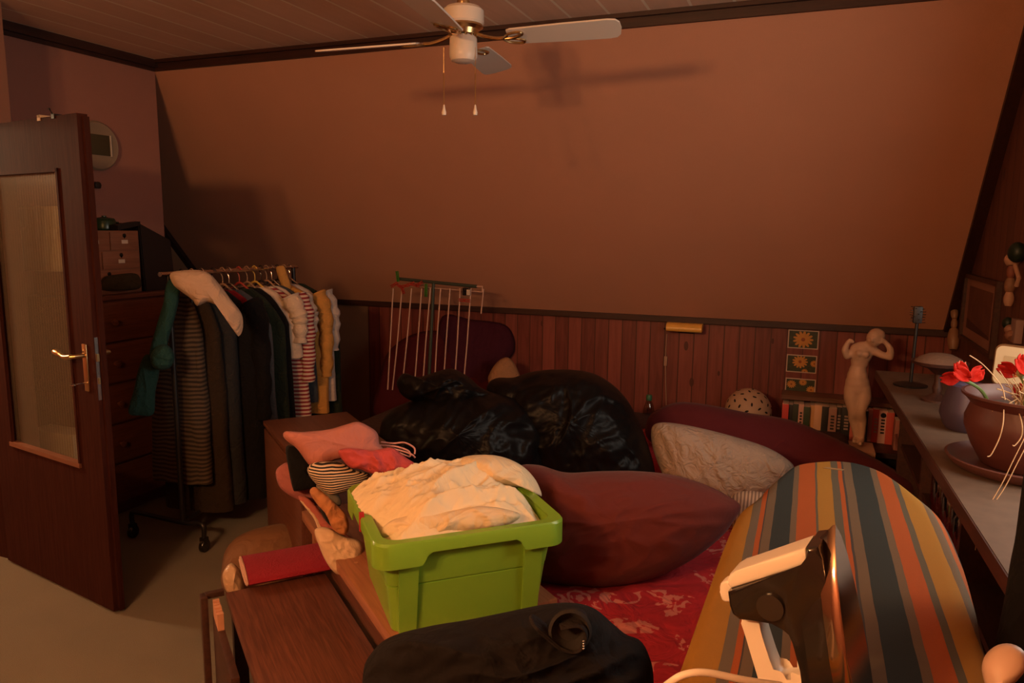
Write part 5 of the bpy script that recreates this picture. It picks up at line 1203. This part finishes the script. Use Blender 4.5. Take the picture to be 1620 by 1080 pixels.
# ================================================================== IRONING BOARD
IZ = .98
ib = thing('ironing_board', (.08, 1.3, 0), 'ironing board with a blue, orange and ochre striped cover in the foreground', 'ironing board')
tip = onZ(1300, 732, IZ); 
Lp = [onZ(x, y, IZ) for x, y in ((1290,731),(1255,737),(1226,757),(1200,783),(1172,806),(1150,850),(1118,936),(1072,1065))]
Rp = [onZ(x, y, IZ) for x, y in ((1320,729),(1360,733),(1405,748),(1447,778),(1488,815),(1520,880),(1544,960),(1566,1044))]
near = .30
Lp = Lp + [Vector((Lp[-1].x - .010, .66, IZ)), Vector((Lp[-1].x - .005, near, IZ))]; Rp = Rp + [Vector((Rp[-1].x + .008, .74, IZ)), Vector((Rp[-1].x - .008, near, IZ))]
Ls = spline(Lp, 6, False); Rs = spline(Rp, 6, False)
mm, nt, bs = base_mat('striped_board_cover')
tc = nd(nt, 'ShaderNodeTexCoord'); sp_ = nd(nt, 'ShaderNodeSeparateXYZ'); ln(nt, tc, 'Object', sp_, 'Vector')
wn = nd(nt, 'ShaderNodeTexNoise', i_Scale=9.0); ln(nt, tc, 'Object', wn, 'Vector')
xx = math_n(nt, 'ADD', (sp_, 0), math_n(nt, 'MULTIPLY', math_n(nt, 'SUBTRACT', (wn, 0), .5), .004))
# stripes measured across the board (world x of each boundary)
def bxw(px, py): return onZ(px, py, IZ).x
ST = [(None,'y'),((1190,804),'g'),((1203,804),'o'),((1209,804),'k'),((1212,804),'t'),((1224,804),'b'),((1252,804),'t'),((1261,804),'o'),((1289,804),'s'),((1294,804),'y'),((1318,804),'s'),((1332,804),'o'),((1339,804),'k'),((1342,804),'t'),((1357,804),'b'),((1391,804),'t'),((1401,804),'o'),((1425,804),'s'),((1434,804),'y'),((1462,804),'t'),((1475,804),'o'),((1482,804),'k'),((1485,804),'g')]
colr = {'y':(.27,.128,.021),'g':(.112,.084,.056),'o':(.29,.066,.015),'k':(.05,.04,.034),'t':(.118,.077,.045),'b':(.026,.030,.028),'s':(.084,.070,.046)}
X0, X1 = -.20, .40
rp = nd(nt, 'ShaderNodeValToRGB'); rp.color_ramp.interpolation = 'CONSTANT'
f_ = math_n(nt, 'DIVIDE', math_n(nt, 'SUBTRACT', xx, X0-.08), X1-X0); link_to(nt, f_, rp, 0)
e = rp.color_ramp.elements
while len(e) > 1: e.remove(e[-1])
e[0].position = 0; e[0].color = c4(colr['y'])
for p, k in ST[1:]:
    el = e.new(min(1, max(0, (bxw(*p) - .08 - (X0-.08))/(X1-X0)))); el.color = c4(colr[k])
wv = nd(nt, 'ShaderNodeTexNoise', i_Scale=500.0); ln(nt, tc, 'Object', wv, 'Vector')
fade = nd(nt, 'ShaderNodeTexNoise', i_Scale=6.0, i_Detail=5.0); ln(nt, tc, 'Object', fade, 'Vector')
cc = mix_rgb(nt, .05, (rp, 0), (fade, 0), 'OVERLAY'); link_to(nt, cc, bs, 'Base Color'); bs.inputs['Roughness'].default_value = .9; bs.inputs['Specular IOR Level'].default_value = .15
bump(nt, bs, (wv, 0), .25, .002)
b = BM(); rows = []
nA = 22
for l, r in zip(Ls, Rs):
    row = []
    for k in range(nA+1):
        t_ = k/nA; p = l.lerp(r, t_); edge = abs(2*t_-1); p.z = IZ - .010*max(0, (edge-.93)/.07)**2
        row.append(b.verts.new(p))
    # skirt of the cover
    row = [b.verts.new(l + Vector((.0,0,-.032))), ] + row + [b.verts.new(r + Vector((0,0,-.032)))]
    rows.append(row)
for a, c in zip(rows, rows[1:]):
    for k in range(len(a)-1): b.faces.new((a[k], a[k+1], c[k+1], c[k]))
b.faces.new([v for v in rows[0]][::-1]); b.faces.new(rows[-1])
obj('cover', b, mm, ib, smooth='all')
b = BM()
n = len(Ls); lo = [Ls[i].lerp(Rs[i], .02) - Zv*.034 for i in range(n)]; hi = [Ls[i].lerp(Rs[i], .98) - Zv*.034 for i in range(n)]
for i in range(n-1): hexa(b, [lo[i], hi[i], hi[i+1], lo[i+1], lo[i]+Zv*.01, hi[i]+Zv*.01, hi[i+1]+Zv*.01, lo[i+1]+Zv*.01])
obj('board_frame', b, M['steel'], ib, smooth=False)
b = BM(); s_ = onZ(1318, 741, IZ+.0008); 
hexa(b, [s_+Vector((-.024,-.004,-.001)), s_+Vector((.020,-.007,-.001)), s_+Vector((.026,.003,-.001)), s_+Vector((-.016,.006,-.001)), s_+Vector((-.024,-.004,.0004)), s_+Vector((.020,-.007,.0004)), s_+Vector((.026,.003,.0004)), s_+Vector((-.016,.006,.0004))]); obj('scorch_mark', b, plain('scorch', (.22,.13,.05), .85, var=.3, scale=60), ib, smooth=False)
for x0_, sgn in ((-.03, 1), (.16, -1)):
    b = BM(); ya, yb = (.55, 1.35) if sgn > 0 else (1.35, .55)
    for s in (-.09, .09): tube(b, [(.07+s, ya, IZ-.035), (.07+s*1.3, yb, .015)], .011, 10)
    tube(b, [(.07-.16, yb, .012), (.07+.16, yb, .012)], .012, 10); obj('leg', b, M['steel'], ib)

# ================================================================== IRON standing on its heel
ID = .90
A1 = at(1374, 1128, ID); A0_ = at(1322, 830, ID)
ia = (A0_ - A1); ia = Vector((ia.x, ia.y, ia.z)); HL = ia.length; ia.normalize()
toc = (CAM - A1); toc.z = 0; toc.normalize()
lft = ia.cross(toc).normalized()
if lft.dot(CR) > 0: lft = -lft
out_ = lft.cross(ia).normalized()
if out_.dot(toc) < 0: out_ = -out_
turn = math.radians(5)
ib_ = (lft*math.cos(turn) - out_*math.sin(turn)).normalized()     # from sole to handle
ic = (out_*math.cos(turn) + lft*math.sin(turn)).normalized()      # across the sole
A1.z = A1.z; drop = A1.z - IZ
iron = thing('steam_iron', A1 + ib_*.05, 'black and cream steam iron standing on its heel on the ironing board', 'iron')
def ip(a, bb, c=0): return A1 + ia*a + ib_*bb + ic*c
def pa(px, py):     # picture point measured in the iron's own middle plane
    r = ray(px, py); t_ = (A1-CAM).dot(ic)/r.dot(ic); d = CAM + r*t_ - A1; return d.dot(ia), d.dot(ib_)
def prof(pts, hw, bev, name, mat, parent, soft=True):
    q = [pa(*p) for p in pts]; b = BM(); L = [Vector((a, bb, 0)) for a, bb in q]; L = spline(L, 4) if soft else L; n = len(L)
    f = [b.verts.new(ip(v.x, v.y, hw)) for v in L]; g_ = [b.verts.new(ip(v.x, v.y, -hw)) for v in L]
    b.faces.new(f); b.faces.new(g_[::-1])
    for i in range(n): b.faces.new((f[i], g_[i], g_[(i+1)%n], f[(i+1)%n]))
    if bev: bmesh.ops.bevel(b, geom=[e_ for e_ in b.edges if (e_.verts[0] in f and e_.verts[1] in f) or (e_.verts[0] in g_ and e_.verts[1] in g_)], offset=bev, segments=3, affect='EDGES', profile=.6)
    return obj(name, b, mat, parent)
# soleplate
b = BM(); W2 = .056
sol = [(HL, 0), (HL*.93, .018), (HL*.80, .036), (HL*.62, .048), (HL*.40, .055), (HL*.15, W2), (0, .050)]
lp_ = [(a, c) for a, c in sol] + [(a, -c) for a, c in sol[::-1][:-1]]
loft(b, [[ip(a*.93, .022, c*.90) for a, c in lp_], [ip(a*.965, .012, c*.99) for a, c in lp_], [ip(a, .003, c) for a, c in lp_], [ip(a, 0, c*.975) for a, c in lp_]], True, True); obj('soleplate', b, M['chrome'], iron)
b = BM(); loft(b, [[ip(a*.87, .050, c*.74) for a, c in lp_], [ip(a*.90, .034, c*.84) for a, c in lp_], [ip(a*.93, .0225, c*.88) for a, c in lp_]], True, True); obj('body', b, M['black_plastic'], iron)
prof([(1286,852),(1284,882),(1164,920),(1167,942),(1172,955),(1182,963),(1232,968),(1252,972),(1264,982),(1271,998),(1276,1040),(1282,1140),(1340,1140),(1334,1040),(1322,940),(1310,870),(1303,850)], .036, .005, 'water_tank', M['black_plastic'], iron, False)
prof([(1282,855),(1172,893),(1163,898),(1160,905),(1161,914),(1166,920),(1284,882)], .026, .005, 'filler_lid', M['pale_plastic'], iron, False)
b = BM(); a0, b0 = pa(1262, 872); a1, b1 = pa(1190, 897)
hexa(b, [ip(a0+.004, b0, .010), ip(a0+.004, b0, .018), ip(a1+.004, b1, .018), ip(a1+.004, b1, .010), ip(a0+.0075, b0, .010), ip(a0+.0075, b0, .018), ip(a1+.0075, b1, .018), ip(a1+.0075, b1, .010)]); obj('filler_slot', b, M['cord'], iron, smooth=False)
prof([(1144,918),(1163,915),(1164,934),(1160,946),(1146,943)], .012, .003, 'spray_nozzle', M['pale_plastic'], iron)
b = BM(); a0, b0 = pa(1231, 942); lathe(b, [(0,.002),(.0165,.002),(.0175,-.004),(.0175,-.010),(0,-.010)], ip(a0, b0, .0385), 28, (ia, ib_, ic)); obj('dial', b, plain('smoked_dial', (.03,.022,.017), .2), iron)
prof([(1176,962),(1200,962),(1212,1000),(1226,1042),(1238,1062),(1262,1064),(1276,1052),(1290,1056),(1296,1085),(1290,1150),(1250,1150),(1222,1120),(1204,1060),(1186,1000)], .017, .008, 'handle', M['pale_plastic'], iron)
b = BM(); pts = [at(1236, 1084, ID-.03), at(1180, 1076, ID-.05), at(1120, 1064, ID-.06), at(1086, 1066, ID-.06), at(1062, 1078, ID-.05), at(1040, 1100, ID-.0), at(1020, 1150, ID+.06)]
for p in pts: p.z = max(p.z, IZ+.004) if p.x > -.14 else p.z
tube(b, spline(pts, 8, False), .0042, 10); obj('mains_cord', b, M['pale_plastic'], iron)

# pale spoon at the board's edge
bm_ = inflate([(1620,1030),(1600,1018),(1578,1020),(1560,1034),(1553,1054),(1556,1075),(1562,1100),(1564,1180),(1590,1180),(1592,1098),(1610,1076),(1624,1056)], .82, .018, .018, None, rings=12, nseg=60, centre=(1586,1075))
tag(obj('wooden_spoon', bm_, plain('pale_pink_wood', (.50,.33,.24), .5, var=.05), smooth='all'), 'pale rounded wooden spoon head sticking up beside the ironing board', 'spoon')

# ================================================================== BLACK CLOTHES IN FRONT
chair = thing('wooden_chair', at(800, 1300, 1.2).xy.to_3d(), 'dark wooden chair almost hidden under the black fleece jacket', 'chair')
cx_, cy_ = chair.location.x, chair.location.y; cz_ = Vector((cx_, cy_, 0))
e1_ = Vector((math.cos(YAW-.1), math.sin(YAW-.1), 0)); e2_ = Vector((-e1_.y, e1_.x, 0))
b = BM(); box(b, cz_ + Zv*.44, (.40, .38, .03), (e1_, e2_, Zv), .008); obj('seat', b, M['darkwood'], chair)
for s in (-1, 1):
    for t_ in (-1, 1):
        b = BM(); box(b, cz_ + e1_*s*.17 + e2_*t_*.16 + Zv*.2125, (.035, .035, .425), (e1_, e2_, Zv), .004); obj('leg', b, M['darkwood'], chair)
jk = thing('jacket', cz_ + Zv*.456, 'black fleece jacket with an open collar dumped on the chair before the bed', 'jacket')
bm_ = inflate([(574,1068),(590,1030),(620,1006),(680,990),(740,980),(800,968),(860,956),(905,953),(940,962),(968,985),(990,1003),(1012,1012),(1026,1035),(1034,1075),(1030,1180),(980,1290),(800,1320),(640,1290),(578,1180)], 1.22, .15, .15, (lambda f, g: (lambda x, y: f(x, y)+g(x, y)))(folds(101,.050,3.2,7,1.2,.35), folds(103,.014,12,20,1.4,.2)), rings=34, nseg=160, power=.5); obj('fleece_body', bm_, M['jacket'], jk, smooth='all')
def jp(x, y, dz=.155): return at(x, y, 1.22-dz)
col_pts = [(836,980),(862,1000),(880,1018),(905,1026),(922,1022),(932,1002),(934,984),(922,970),(900,972),(882,978)]
b = BM(); ring = []
for i, (x, y) in enumerate(col_pts):
    c = at(895, 1000, 1.22-.10); o_ = at(x, y, 1.22-.115); ii = o_.lerp(c, .30) + (-F)*.03
    ring.append([b.verts.new(o_ + F*.03), b.verts.new(o_ - F*.012), b.verts.new(ii - F*.02), b.verts.new(ii + F*.03)])
for a, c in zip(ring, ring[1:]):
    for k in range(3): b.faces.new((a[k], a[k+1], c[k+1], c[k]))
obj('collar', b, cloth('brown_black_collar', (.014,.010,.0095), .1, sheen=0.0), jk, smooth='all', mods=[('SUBSURF', dict(levels=2, render_levels=2)), ('SOLIDIFY', dict(thickness=.004))])
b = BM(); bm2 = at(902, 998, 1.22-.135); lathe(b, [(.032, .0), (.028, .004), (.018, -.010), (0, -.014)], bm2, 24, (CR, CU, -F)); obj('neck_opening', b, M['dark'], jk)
b = BM()
for i in range(4): p = at(923, 1014+i*4, 1.22-.165); ball(b, p, .0016, 6)
obj('zip_pull', b, M['steel'], jk)

cg = [(1640,690),(1622,738),(1614,790),(1606,850),(1598,890),(1590,940),(1578,1000),(1566,1045),(1560,1120),(1590,1300),(1760,1300),(1800,1000),(1780,720),(1700,690)]
bm_ = inflate(cg, 1.18, .05, .05, folds(111,.022,12,3,.8), rings=20, nseg=110)
tag(obj('black_coat', bm_, cloth('black_coat_cloth', (.0045,.0033,.003), .1, .3, 14, sheen=0.0), smooth='all'), 'black coat hanging in shadow at the near end of the worktop', 'coat')
